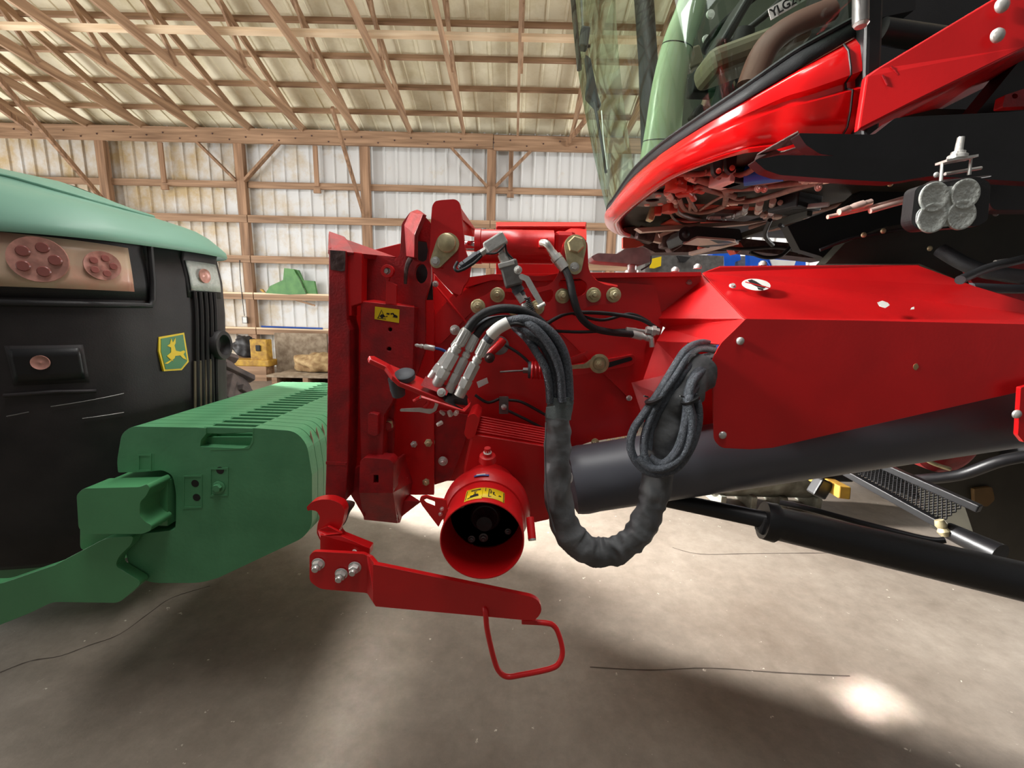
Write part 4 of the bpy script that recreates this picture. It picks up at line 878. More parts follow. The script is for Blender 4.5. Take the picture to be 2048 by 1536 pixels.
# webbing band and nylon cover
def band_r(t, a): return px2m(27, .98) * (1 + .05 * sin(3 * a + 5 * t) + (.04 if .3 < t < .36 else 0))
bn = MB().sweep(cr(PP([(1119, 792, .985), (1119, 815, .985), (1117, 836, .985)]), 8), band_r, BAND, 28, flat=.75, ref=(1, 0, 0)).build('webbing_strap', HV)
MB().poly([PP([(1092, 815, .955), (1110, 812, .948), (1112, 838, .948), (1093, 836, .955)])], (0, .002, 0), BAND).build('strap_tab', bn)
from mathutils import noise as _ns
rnn = random.Random(3); W_ = [(rnn.uniform(30, 120), rnn.uniform(0, 6), rnn.choice([1, 2, 3]), rnn.uniform(.012, .03)) for _ in range(9)]
def slv_r(t, a):
    rad = 26 + 7 * min(1, t * 3) * (1 if t < .6 else 1 + (t - .6) * .25)
    wr = sum(A * sin(f * t + ph + k * a * (1 if i % 2 else -1)) for i, (f, ph, k, A) in enumerate(W_))
    amp = 1 if .33 < t < .72 else .55
    nv = _ns.noise(V((cos(a) * 1.1, sin(a) * 1.1, t * 26))); n2 = abs(_ns.noise(V((cos(a) * .7 + 9, sin(a) * .7, t * 42))))
    fold = .10 * abs(sin(46 * t + 1.6 * sin(a + 9 * t))) * amp
    rad *= 1 + max(0, t - .62) * .9
    return px2m(rad, .97) * (1.03 + wr * .8 - fold + .16 * nv * amp - .22 * n2 * amp)
sp = cr(PP([(1117, 832, .985), (1116, 870, .985), (1115, 920, .98), (1116, 980, .975), (1126, 1040, .97), (1150, 1082, .965), (1188, 1103, .965), (1230, 1100, .965), (1270, 1075, .965), (1297, 1030, .97), (1312, 975, .98), (1324, 915, .985), (1336, 860, .99), (1352, 812, 1.0), (1376, 768, 1.02), (1400, 735, 1.06)]), 16)
MB().sweep(sp, slv_r, NYL, 40, flat=.8, ref=(1, 0, 0)).build('nylon_hose_cover', HV)
seam = [p + V((0, 0, 0)) for p in sp]
MB().sweep([P(x, y, Y) for x, y, Y in ((1092, 845, .96), (1090, 900, .95), (1091, 960, .945), (1097, 1020, .945), (1110, 1065, .94))], .0022, NYL, 6).build('cover_seam', HV)
# --- ball valve assembly
def ldir(name, pts, prof, m, seg=16, parent=HV):
    a = P(*pts[0]); e = P(*pts[1]); d = e - a; L = d.length; b = MB(); b.lathe(a, d, [(t * L, px2m(r, pts[0][2])) for t, r in prof], m, seg); return b.build(name, parent)
Yv = 1.07
ldir('quick_coupling', [(918, 538, Yv), (962, 506, Yv)], [(0, 4), (.05, 7), (.1, 7), (.12, 9), (.25, 9), (.27, 7), (.3, 9), (.85, 9), (.88, 7), (1, 7)], GREYP, 6)
MB().sweep(cr(PP([(915, 524, 1.06), (909, 536, 1.05), (918, 542, 1.05), (945, 528, 1.055), (963, 512, 1.06)]), 6), .0035, BLKR, 10).build('dust_cap_strap', HV)
ldir('swivel_nut', [(962, 507, Yv), (985, 492, Yv)], [(0, 7), (.4, 7), (.42, 10), (1, 11)], ZINC, 6)
bx = MB(); R_ = Matrix.Rotation(radians(30), 3, 'Y') ; bx.box(P(991, 487, Yv), .055, .034, .030, ZINC, Matrix.Rotation(radians(-32), 3, 'Y')); bx.build('elbow_block', HV, bev=.004)
MB().sweep(cr(PP([(972, 507, 1.05), (992, 506, 1.05), (1006, 495, 1.05), (1010, 488, 1.06), (1014, 505, 1.06), (1028, 520, 1.06)]), 6), .0025, BLKR, 8).build('plug_strap', HV)
ldir('elbow_neck', [(1002, 498, Yv), (1010, 520, Yv)], [(0, 8), (.4, 8), (.45, 11), (1, 11)], ZINC, 6)
ldir('valve_upper_nut', [(1009, 516, Yv), (1018, 535, Yv)], [(0, 12), (1, 12)], ZINC, 6)
bx = MB(); bx.box(P(1022, 548, Yv), .044, .04, .062, GSTEEL, Matrix.Rotation(radians(-16), 3, 'Y')); vb = bx.build('ball_valve_body', HV, bev=.005)
bx = MB(); bx.box(P(1013, 530, Yv), .04, .042, .012, ZINC, Matrix.Rotation(radians(-16), 3, 'Y')); bx.build('valve_flange', vb, bev=.002)
bolt(1036, 540, 1.045, 8, ZINC, vb, 'nut')
b = MB(); b.poly([[P(x, y, 1.035) for x, y in rnd([(1037, 551), (1043, 547), (1058, 553), (1064, 563), (1088, 606), (1090, 612), (1080, 614), (1055, 572), (1050, 562), (1040, 558)], 2)]], (0, .007, 0), ZINC); b.build('valve_handle', vb, bev=.0015)
ldir('handle_tip', [(1076, 615, 1.035), (1090, 607, 1.035)], [(0, 4), (1, 4)], WHT, 12, vb)
ldir('valve_lower_neck', [(1028, 568, Yv), (1044, 592, Yv)], [(0, 10), (.3, 10), (.32, 12), (.7, 12), (.72, 9), (1, 9)], GREYP, 12)
ldir('valve_lower_nut', [(1037, 586, Yv), (1048, 602, Yv)], [(0, 10), (1, 10)], ZINC, 6)
ldir('lower_fitting', [(1048, 606, Yv), (1062, 640, Yv)], [(0, 7), (.15, 9), (.4, 9), (.42, 7), (.5, 10), (1, 10)], ZINC, 16)
b = MB(); a = P(1054, 595, 1.05); e_ = P(1072, 638, 1.05); d = e_ - a; u = d.orthogonal().normalized(); v = d.normalized().cross(u)
b.sweep([a + d * (i / 140) + (u * cos(i * .62) + v * sin(i * .62)) * .0065 for i in range(141)], .0014, BLK, 6); b.build('coil_spring', HV)
# cylinder hose with elbow
MB().sweep(cr(PP([(1084, 486, 1.17), (1092, 487, 1.15), (1100, 497, 1.15), (1108, 510, 1.15)]), 6), px2m(7, 1.15), ZINC, 16).build('elbow_fitting', HV)
ldir('crimp_fitting', [(1105, 505, 1.15), (1130, 538, 1.14)], [(0, 8), (.2, 8), (.22, 11), (.45, 11), (.47, 9), (.5, 11), (1, 10)], ZINC, 14)
hose([(1128, 534, 1.14), (1139, 558, 1.13), (1147, 595, 1.12), (1160, 632, 1.12), (1185, 655, 1.14), (1220, 664, 1.17), (1268, 669, 1.2)], 8, BLKR)
hose([(1133, 545, 1.15), (1142, 590, 1.14), (1152, 622, 1.14), (1168, 640, 1.15)], 5, BLKR)
ldir('crimp_fitting', [(1264, 668, 1.2), (1304, 678, 1.2)], [(0, 8), (.5, 8), (.52, 6), (.7, 6), (.72, 7), (1, 7)], ZINC, 14)
ldir('crimp_fitting', [(1252, 660, 1.24), (1290, 664, 1.24)], [(0, 6), (.5, 6), (.6, 5), (1, 5)], ZINC, 14)
hose([(1110, 662, 1.25), (1160, 664, 1.25), (1210, 662, 1.25), (1254, 660, 1.25)], 4, BLKR)
hose([(1090, 650, 1.24), (1130, 628, 1.24), (1180, 625, 1.24), (1240, 630, 1.23), (1285, 640, 1.22), (1318, 660, 1.22)], 5, BLKP)
hose([(1080, 640, 1.25), (1120, 622, 1.25), (1200, 640, 1.25), (1260, 628, 1.25), (1300, 645, 1.25)], 4, BLKP)
ldir('bulkhead_fitting', [(1292, 660, 1.2), (1318, 664, 1.2)], [(0, 8), (.4, 8), (.42, 11), (.7, 11), (.72, 7), (1, 7)], ZINC, 6)
ldir('bulkhead_fitting', [(1303, 676, 1.19), (1304, 694, 1.19)], [(0, 5), (1, 5)], ZINC, 6)
# ---------------------------------------------------------------- boom cover and tube
NY = 1.03
CV = bpy.data.objects.new('boom_cover', None); col.objects.link(CV); CV.parent = HV; CV.matrix_parent_inverse = WMAT[HV.name].inverted()
cov_side = pl('cover_side_panel', [(1492, 637, 0), (1700, 640, 0), (2160, 650, 0), (2160, 755, 0), (2048, 782, 0), (1800, 838, 0), (1640, 874, 0), (1545, 896, 20), (1500, 899, 10), (1442, 896, 10), (1428, 880, 8), (1424, 720, 10), (1440, 688, 10)], NY, .004, RED, HV, r=4, bev=.0015)
WMAT[cov_side.name] = Matrix.Identity(4)
cov_top = sh('cover_slope_panel', PP([(1492, 637, NY + .002), (2160, 650, NY + .002), (2160, 640, 1.2), (2048, 602, 1.24), (1950, 572, 1.27), (1838, 531, 1.33), (1640, 532, 1.33), (1440, 534, 1.33), (1406, 545, 1.33)]), .004, RED, HV)
sh('cover_top_flange', PP([(1406, 545, 1.33), (1440, 534, 1.33), (1838, 531, 1.33), (1840, 529, 1.6), (1440, 532, 1.6)]), .004, RED, HV)
cov_end = sh('cover_end_slope', PP([(1406, 547, 1.328), (1491, 638, 1.034), (1438, 688, 1.045), (1312, 682, 1.24), (1330, 655, 1.29), (1302, 637, 1.31)]), .004, RED, HV)
cov_l = sh('cover_end_panel', PP([(1312, 683, 1.238), (1374, 684, 1.13), (1368, 740, 1.13), (1350, 800, 1.13), (1340, 848, 1.135), (1290, 850, 1.2), (1262, 765, 1.26), (1285, 762, 1.25)]), .004, RED, HV)
pl('cover_inner_web', [(1374, 684), (1432, 690), (1432, 895), (1405, 885), (1350, 850), (1368, 745)], 1.22, .01, RED, HV)
MB().sweep(PP([(1405, 547, 1.318), (1490, 638, 1.032)]), .0016, RED, 6).build('fold_line', cov_top)
for (x, y, Y_, r_) in ((1480, 682, NY - .001, 8), (1445, 870, NY - .001, 8), (2032, 828, 1.0, 9)): bolt(x, y, Y_, r_, ZINC, HV, 'dome')
for (x, y, Y_) in ((1465, 572, 1.21), (1378, 565, 1.30), (1308, 627, 1.30), (1350, 583, 1.31)): bolt(P(x, y, Y_), 0, 1.1, 7, ZINC, HV, 'head', d=(-.1, -.75, .65))
for (x, y) in ((1395, 537), (1525, 531), (1350, 543)): MB().lathe(P(x, y, 1.36), (0, 0, 1), [(0, .012), (.008, .012), (.014, .006)], ZINC, 12).build('top_screw', HV)
# no-step decal on the sloping panel
def onplane(a, b_, c_):
    n_ = (V(b_) - V(a)).cross(V(c_) - V(a)).normalized()
    def f(x, y, lift=.001):
        d = ray(x, y); o = V((0, 0, CAMZ)); t = (V(a) - o).dot(n_) / d.dot(n_); p = o + d * t; nn = n_ if n_.dot(o - V(a)) > 0 else -n_; return p + nn * lift
    return f
sl = onplane(P(1492, 637, NY + .002), P(2000, 647, NY + .002), P(1640, 532, 1.33))
dd_ = MB().poly([[sl(x, y, .0012) for x, y in [(1512 + 29 * cos(a) + 3 * sin(a) * 0, 570 + 11.5 * sin(a) + 4.0 * cos(a) * .6) for a in [2 * pi * i / 28 for i in range(28)]]]], (0, 0, -.0006), WHT).build('no_step_decal', cov_top)
for s_ in ([(1495, 562), (1503, 560), (1512, 564), (1524, 572), (1532, 574), (1528, 578), (1514, 575), (1502, 569)], [(1514, 576), (1526, 578), (1526, 582), (1516, 580)]):
    MB().poly([[sl(x, y, .0018) for x, y in s_]], (0, 0, -.0003), INK).build('footprint_mark', dd_)
MB().poly([[sl(x, y, .002) for x, y in line_strip([(1490, 565), (1538, 577)], 1.6)]], (0, 0, -.0003), RED).build('bar_mark', dd_)
for s_ in ([(1754, 606), (1764, 602), (1775, 606), (1779, 611), (1770, 617), (1758, 613)], [(1822, 616), (1828, 614), (1828, 619), (1820, 620)]):
    MB().poly([[sl(x, y, .0012) for x, y in s_]], (0, 0, -.0004), WHT).build('paint_chip', cov_top)
MB().poly([[P(x, y, NY - .0006) for x, y in rnd([(1827, 730), (1834, 726), (1838, 734), (1832, 741), (1827, 738)], 2)]], (0, .001, 0), TARP).build('mud_spot', cov_side)
# black boom tube
ax0 = P(1152, 960, 1.17); ax1 = P(2160, 800, 1.17); d = ax1 - ax0; rt = px2m(70, 1.17)
tb = MB(); tb.lathe(ax0, d, [(-.03, rt * .5), (-.012, rt * .97), (0, rt), (.02, rt * 1.02), (.05, rt * 1.0), (d.length, rt * 1.06)], mat('satin_black_tube', (90, 92, 100), .42, var=.08, nsc=4), 56); tb.build('boom_tube', HV)
MB().poly([[P(x, y, 1.03) for x, y in circ(1141, 956, 5, 10, 14)]], (0, .006, 0), WHT).build('paint_drip', HV)
pl('tube_flange', [(1096, 893), (1140, 880), (1150, 1030), (1100, 1042)], 1.16, .02, REDW, HV)
# --- cable loops hanging out of the cover
for pts, r_ in (
    ([(1426, 690, 1.10), (1402, 686, 1.06), (1372, 700, 1.02), (1345, 740, .99), (1318, 785, .97), (1290, 825, .96), (1266, 862, .955), (1262, 900, .95), (1282, 934, .945), (1318, 948, .94), (1355, 934, .94), (1382, 895, .945), (1396, 850, .95), (1396, 812, .955), (1386, 790, .96)], 8.5),
    ([(1428, 700, 1.10), (1400, 697, 1.05), (1375, 712, 1.01), (1350, 752, .98), (1322, 792, .965), (1300, 838, .955), (1288, 880, .95), (1292, 920, .94), (1320, 940, .935), (1352, 925, .935), (1376, 880, .94), (1386, 840, .94), (1378, 800, .945), (1388, 760, .97), (1426, 722, 1.08)], 8),
    ([(1428, 730, 1.10), (1405, 735, 1.03), (1386, 755, .985), (1376, 790, .955), (1373, 830, .94), (1366, 868, .935), (1352, 905, .93), (1325, 928, .935), (1298, 915, .945)], 9),
    ([(1428, 752, 1.10), (1406, 762, 1.02), (1386, 780, .97), (1378, 800, .94), (1384, 840, .93), (1380, 880, .925), (1362, 915, .925), (1330, 936, .925), (1300, 936, .93), (1275, 915, .94)], 8),
    ([(1424, 712, 1.12), (1395, 720, 1.05), (1366, 745, 1.0), (1340, 785, .985), (1316, 822, .975), (1300, 862, .965), (1296, 900, .955)], 9)):
    MB().sweep(cr([P(*p) for p in pts], 8), px2m(r_, .96), BRD, 14).build('braided_cable', HV)
for (x, y, Y_) in ((1308, 800, .962), (1380, 800, .945)):
    MB().lathe(P(x, y, Y_), (.5, 0, -1), [(-.003, .02), (-.003, .0215), (.003, .0215), (.003, .02)], BLK, 20).build('cable_tie', HV)
    MB().sweep([P(x - 12, y - 6, Y_ - .01), P(x - 20, y - 8, Y_ - .02)], .0018, BLK, 6).build('tie_tail', HV)
# ---------------------------------------------------------------- lift cylinder, mesh step, chassis
a = P(1290, 990, 1.22); e_ = P(1560, 1046, 1.06); MB().cyl(a, e_, px2m(17, 1.15), px2m(17, 1.15), BLK, 24).build('lift_rod', HV)
a = P(1525, 1040, 1.08); e_ = P(2160, 1190, .92); d = e_ - a; L = d.length
lc = MB(); lc.lathe(a, d, [(0, .03), (0, .050), (.03, .052), (.04, .044), (L, .048)], BLK, 36); lco = lc.build('lift_cylinder', HV)
MB().box(P(1530, 1050, 1.07), .035, .04, .05, BLKP, Matrix.Rotation(.2, 3, 'Y')).build('gland_lug', lco, bev=.01)
MB().sweep(cr(PP([(1560, 1005, 1.3), (1620, 1018, 1.25), (1720, 1045, 1.2), (1850, 1078, 1.12), (1890, 1080, 1.1)]), 6), .009, BLK, 10).build('cylinder_pipe', HV)
# yellow bar and bracket under the tube
b = MB(); b.beam(P(1500, 945, 2.4), P(1600, 935, 2.4), .05, .03, YELP); b.beam(P(1598, 935, 2.4), P(1690, 986, 1.9), .05, .06, YELP); b.build('yellow_bar', HV, bev=.006)
b = MB(); b.box(P(1640, 975, 2.0), .07, .06, .09, BLK, Matrix.Rotation(.4, 3, 'Y')); b.box(P(1665, 935, 2.1), .16, .1, .12, BLK); b.build('bar_stop', HV, bev=.008)
ldir('oiled_coupling', [(1712, 908, 1.9), (1770, 912, 1.9)], [(0, 8), (.2, 12), (.5, 9), (.6, 12), (1, 6)], YELP, 14)
# expanded metal side panel
A0, A1_, B0, B1 = P(1727, 919, 1.9), P(1930, 1010, 1.55), P(1687, 941, 1.9), P(1884, 1045, 1.55)
ms = MB(); NU, NV = 26, 5
def mp(u, v): return A0.lerp(A1_, u).lerp(B0.lerp(B1, u), v)
for i in range(-NV, NU + NV):
    for j in range(NV):
        for s_ in (1, -1):
            u0 = (i + (0 if s_ > 0 else 1)) / NU; u1 = (i + (1 if s_ > 0 else 0)) / NU
            if 0 <= u0 <= 1 and 0 <= u1 <= 1: ms.beam(mp(u0, j / NV), mp(u1, (j + 1) / NV), .004, .003, BLK, up=(0, -1, .3))
ms.build('expanded_mesh_panel', HV)
for (p, q_) in (((1683, 940, 1.9), (1886, 1052, 1.53)), ((1722, 912, 1.9), (1960, 1018, 1.5))):
    MB().beam(P(*p), P(*q_), .03, .03, BLK).build('mesh_frame', HV, bev=.004)
ldir('hinge_joint', [(1878, 1040, 1.5), (1892, 1072, 1.48)], [(0, 8), (.3, 11), (.5, 8), (.7, 12), (1, 8)], BRASS, 10)
MB().cyl(P(1895, 1060, 1.5), P(2000, 1110, 1.35), .03, .04, BLK, 20).build('pivot_tube', HV)
pl('under_shield', [(1700, 890), (1800, 880), (2160, 840), (2160, 1200), (2040, 1130), (1960, 1105), (1930, 1015), (1735, 915)], 2.3, .3, DARKPAN, HV)
pl('gold_patch', [(1948, 978), (1985, 974), (1990, 1000), (1975, 1014), (1950, 1008)], 2.28, .02, mat('dull_brown_gold', (96, 72, 36), .7), HV, r=5)
rd = P(1905, 880, 1.95); MB().lathe(rd, (0, 1, 0), [(-.02, 0), (0, .14), (.02, .17), (.1, .17)], REDW, 36).build('red_drum_end', HV)
MB().sweep(cr(PP([(1818, 884, 1.9), (1835, 905, 1.88), (1862, 925, 1.86), (1900, 938, 1.85)]), 6), .009, BRASS, 8).build('bright_rim', HV)
pl('red_side_bracket', [(2042, 775), (2160, 745), (2160, 900), (2048, 885), (2036, 870)], 1.0, .01, RED, HV, r=3)
MB().sweep(cr(PP([(1830, 960, 2.0), (1920, 950, 1.9), (2010, 920, 1.8), (2140, 900, 1.7)]), 5), .025, BLK, 12).build('frame_pipe', HV)
MB().box((3.7, 2.3, 1.1), 1.9, 1.9, .7, BLK).build('chassis', HV, bev=.03)
for (tx, ty_) in ((2.75, 1.05), (3.6, 3.6)):
    r_ = .86; wd = .5; b = MB(); b.lathe((tx, ty_ - wd / 2, r_), (0, 1, 0), [(0, r_ * .6), (.01, r_ * .8), (.06, r_ * .96), (.12, r_), (wd - .12, r_), (wd - .06, r_ * .96), (wd - .01, r_ * .8), (wd, r_ * .6)], BLKR, 56)
    wh = b.build('drive_wheel', HV); MB().lathe((tx, ty_ - wd / 2 + .08, r_), (0, 1, 0), [(0, 0), (0, r_ * .2), (.05, r_ * .5), (-.02, r_ * .6), (wd - .16, r_ * .6), (wd - .2, 0)], REDW, 36).build('wheel_rim', wh)
# ---------------------------------------------------------------- CAB
Lp = [(1720, 290, 1.19), (1600, 300, 1.22), (1540, 302, 1.26), (1485, 308, 1.30), (1408, 331, 1.42), (1332, 364, 1.62), (1266, 412, 1.95), (1238, 438, 2.2), (1231, 453, 2.42), (1252, 474, 2.78), (1330, 482, 3.05)]
Up = [(1716, 68, 1.17), (1624, 121, 1.18), (1576, 149, 1.20), (1488, 202, 1.26), (1400, 255, 1.38), (1322, 309, 1.60), (1266, 357, 1.92), (1229, 405, 2.2), (1214, 428, 2.44), (1226, 452, 2.80), (1300, 466, 3.10)]
Gp = [(1716, 34, 1.18), (1632, 80, 1.19), (1576, 114, 1.21), (1488, 176, 1.27), (1400, 235, 1.39), (1322, 290, 1.61), (1268, 340, 1.93), (1230, 394, 2.21), (1216, 416, 2.45), (1224, 440, 2.81), (1290, 455, 3.12)]
Tp = [(1745, -260, 1.14), (1655, -260, 1.15), (1585, -260, 1.17), (1480, -260, 1.22), (1385, -260, 1.34), (1295, -260, 1.56), (1222, -260, 1.88), (1172, -260, 2.2), (1152, -240, 2.5), (1165, -220, 2.95), (1235, -200, 3.2)]
NC = 72
def crv(p): return resamp(cr([P(*q_) for q_ in p], 12), NC)
def byidx(p): # keep knots aligned between the curves
    pts = cr([P(*q_) for q_ in p], 8); return pts
Lc, Uc, Gc, Tc = byidx(Lp), byidx(Up), byidx(Gp), byidx(Tp); NK = len(Lc)
def outw(i): # outward direction of the cab shell
    t = (Uc[min(i + 1, NK - 1)] - Uc[max(i - 1, 0)]); n = V((t.y, -t.x, 0)).normalized(); c = V((1.6, 2.1, 0)); 
    return n if n.dot(V((Uc[i].x, Uc[i].y, 0)) - c) > 0 else -n
rows = []
for f, o_, st in ((0, -.01, 0), (.02, .0, 0), (.12, .018, 0), (.30, .028, 0), (.36, .03, 0), (.40, .03, -.022), (.46, .03, -.020), (.52, .034, .004), (.70, .032, 0), (.84, .022, 0), (.90, .014, -.010), (.95, .012, 0), (1.0, .0, 0), (1.0, -.03, 0)):
    r_ = []
    for i in range(NK):
        fade = max(0, 1 - i / 30) if .38 < f < .55 else 1
        r_.append(Uc[i].lerp(Lc[i], f) + outw(i) * (o_ + st * fade) + (V((0, 0, .012)) if (f == 1.0 and o_ < 0) else V((0, 0, 0))))
    rows.append(r_)
cabp = grid('cab_lower_panel', rows, CABRED, HV, solid=.006)
MB().sweep([rows[j][3] + outw(3) * .003 for j in range(1, 12)], .0025, BLK, 6).build('panel_seam', cabp)
rows = [[Gc[i].lerp(Uc[i], f) + outw(i) * (.0 - .004) for i in range(NK)] for f in (0, .5, 1.04)]
grid('window_seal', rows, BLKR, HV, solid=.008)
rows = []
for f in [k / 10 for k in range(11)]:
    rows.append([Gc[i].lerp(Tc[i], f) + outw(i) * (.09 * sin(pi * f * .9)) for i in range(NK)])
grid('cab_glass', rows, GLASS, HV)
gl_rows = rows
MB().sweep([rows[0][i] + outw(i) * .004 for i in range(NK)], .006, BLKR, 6).build('glass_bead', HV)
# corner pillar in pale trim behind the glass, with two seams
pp = [(1408, -220, 1.9), (1398, -120, 1.95), (1385, 0, 2.0), (1357, 85, 2.02), (1338, 170, 2.04), (1326, 260, 2.06), (1316, 330, 2.08), (1312, 350, 2.08)]
pc = cr([P(*q_) for q_ in pp], 10)
def prad(t, a): return px2m(18 + 21 * t, 2.03)
pil = MB().sweep(pc, prad, SHELL, 32, ref=(1, 0, 0), flat=.8).build('corner_pillar', HV)
for k in (31, 53):
    k = min(k, len(pc) - 2); t = k / (len(pc) - 1); d = pc[k + 1] - pc[k]; r_ = prad(t, 0)
    MB().sweep([pc[k], pc[k] + d * .25], r_ * 1.012, BLK, 32, ref=(1, 0, 0), flat=.8).build('pillar_seam', pil)
MB().sweep(PP([(1272, -150, 2.9), (1288, 0, 2.85), (1296, 120, 2.8), (1300, 250, 2.75), (1302, 330, 2.75)]), .055, BLKP, 12).build('far_pillar', HV)
pl('far_side_trim', [(1372, -160), (1800, -160), (1760, 60), (1600, 180), (1480, 240), (1390, 280), (1352, 290), (1372, 100)], 3.05, .03, mat('grey_green_trim', (86, 92, 78), .7), HV)
fl_ = [Lc[i] * 1.0 + V((0, 0, .035)) - outw(i) * .06 for i in range(0, NK, 3)]
fl_ = [V((p.x, p.y, 2.03)) for p in fl_] + [V((3.6, 3.15, 2.03)), V((3.6, 1.25, 2.03))]
MB().poly([fl_], (0, 0, .03), DARKPAN).build('cab_floor', HV)
def cbox(name, x, y, Y, sx, sy, sz, m, ry=0, bev=.03, parent=HV):
    b = MB(); b.box(P(x, y, Y), sx, sy, sz, m, Matrix.Rotation(ry, 3, 'Y')); return b.build(name, parent, bev=bev, seg=3)
st = cbox('driver_seat', 1590, 150, 2.1, .5, .5, .14, SEAT, bev=.05); cbox('seat_back', 1690, 30, 2.1, .16, .5, .6, SEAT, .15, .06, st); cbox('seat_base', 1580, 200, 2.1, .36, .36, .2, BLKP, 0, .03, st)
cs = cbox('side_console', 1500, 110, 1.62, .34, .16, .08, SKIN, -.35, .03); cbox('console_screen', 1455, 60, 1.7, .03, .2, .22, BLKP, .5, .01, cs)
MB().sweep(cr(PP([(1500, 170, 1.5), (1530, 100, 1.5), (1580, 55, 1.5), (1660, 20, 1.5)]), 6), .03, mat('brown_leather', (110, 66, 58), .6), 14, flat=1.4).build('arm_support', HV)
cl = MB(); cl.cyl(P(1440, 240, 2.1), P(1490, 60, 2.05), .06, .04, BLKP, 16); clo = cl.build('steering_column', HV)
q0 = P(1500, 30, 2.05); n_ = V((-.5, 0, .85)).normalized(); u_ = n_.orthogonal().normalized(); v_ = n_.cross(u_)
MB().sweep([q0 + (u_ * cos(2 * pi * i / 40) + v_ * sin(2 * pi * i / 40)) * .19 for i in range(41)], .015, BLKP, 10).build('steering_wheel', clo)
for i, (x, y, Y_, s_) in enumerate(((1405, 170, 2.2, .12), (1425, 210, 2.3, .1), (1400, 235, 2.0, .08), (1460, 225, 2.0, .09), (1385, 120, 2.5, .1), (1440, 130, 2.4, .13))):
    cbox('pedal_unit' if i % 2 else 'cab_fitting', x, y, Y_, s_, s_ * .7, s_ * .8, (BLKP, SKIN, SEAT)[i % 3], .3 * i, .012)
for (x, y, l) in ((1420, 30, 0), (1412, 80, 0), (1446, 75, 0), (1475, 100, 0)):
    MB().lathe(P(x, y, 2.2), (.1, -1, .1), [(0, .02), (.01, .018), (.012, 0)], WHT, 12).build('control_knob', HV)
# white registration sticker on the window
stv = onplane(gl_rows[3][8], gl_rows[3][20], gl_rows[6][12])
gi = 14
e0 = P(1535, 20, 1.155); 
sk = MB().poly([PP([(1536, 18, 1.155), (1542, 40, 1.155), (1625, -8, 1.15), (1618, -32, 1.15)])], (0, .0012, 0), WHT).build('window_sticker', HV)
tcv = bpy.data.curves.new('sticker_text', 'FONT'); tcv.body = 'YLG241'; tcv.size = .026; tcv.extrude = .0003; tcv.offset = .0006; tcv.materials.append(INK)
to = bpy.data.objects.new('sticker_lettering', tcv); col.objects.link(to)
bpy.context.view_layer.update(); dg = bpy.context.evaluated_depsgraph_get(); tm = bpy.data.meshes.new_from_object(to.evaluated_get(dg)); bpy.data.objects.remove(to)
to = bpy.data.objects.new('sticker_lettering', tm); col.objects.link(to)
p0 = P(1544, 35, 1.154); p1 = P(1620, -10, 1.149); xd = (p1 - p0).normalized(); yd = V((0, 1, 0)).cross(xd) * -1; yd = yd if yd.z > 0 else -yd; zd = xd.cross(yd)
Mx = Matrix((xd, yd, zd)).transposed().to_4x4(); Mx.translation = p0 + V((0, -.0008, 0)); tm.transform(Mx); par(to, sk)
# mirror arms and wiper at the far front corner of the cab
MB().sweep(PP([(1139, -80, 2.6), (1146, 0, 2.6), (1152, 60, 2.6), (1159, 140, 2.6)]), .014, BLKP, 10).build('mirror_arm', HV)
MB().sweep(PP([(1160, -60, 2.6), (1164, 30, 2.6), (1166, 70, 2.6)]), .006, ZINC, 8).build('mirror_rod', HV)
cbox('mirror_joint', 1168, 78, 2.6, .05, .06, .1, GREYP, .1, .01)
MB().sweep(PP([(1164, 95, 2.6), (1180, 92, 2.6)]), .008, BLKP, 8).build('mirror_rod', HV)
mr = MB(); mr.poly([PP([(1171, 105, 2.6), (1182, 115, 2.6), (1196, 185, 2.6), (1204, 210, 2.6), (1196, 216, 2.6), (1172, 190, 2.6), (1176, 150, 2.6)])], (0, .06, 0), GREYP); mr.build('mirror_head', HV, bev=.012, seg=3)
MB().sweep(PP([(1188, 205, 2.55), (1196, 245, 2.5), (1204, 290, 2.45), (1212, 345, 2.4)]), .008, BLKP, 8).build('wiper_arm', HV)
MB().sweep(PP([(1203, 222, 2.45), (1207, 280, 2.4), (1215, 340, 2.36)]), .004, ZINC, 6).build('wiper_blade', HV)
# door post, rear panels
MB().beam(P(1727, 300, 1.17), P(1742, -260, 1.15), .04, .05, BLK, up=(0, 1, 0)).build('door_post', HV, bev=.008)
MB().cyl(P(1722, -120, 1.12), P(1721, 46, 1.12), .016, .016, GSTEEL, 20).build('grab_rail', HV)
MB().lathe(P(1722, 48, 1.11), (0, 0, -1), [(0, .016), (.006, .012), (.008, 0)], ZINC, 16).build('rail_end', HV)
pl('rear_body_panel', [(1738, -200), (2200, -200), (2200, 330), (1738, 300)], 1.75, .03, BLKP, HV)
cyl_ = MB(); cyl_.cyl(P(1760, 62, 1.5), P(1880, 80, 1.5), .035, .035, BLK, 20); cyl_.build('air_duct', HV)
pl('rear_cover', [(1745, -60), (1830, -60), (1832, 20), (1750, 38)], 1.5, .1, BLK, HV, r=6)
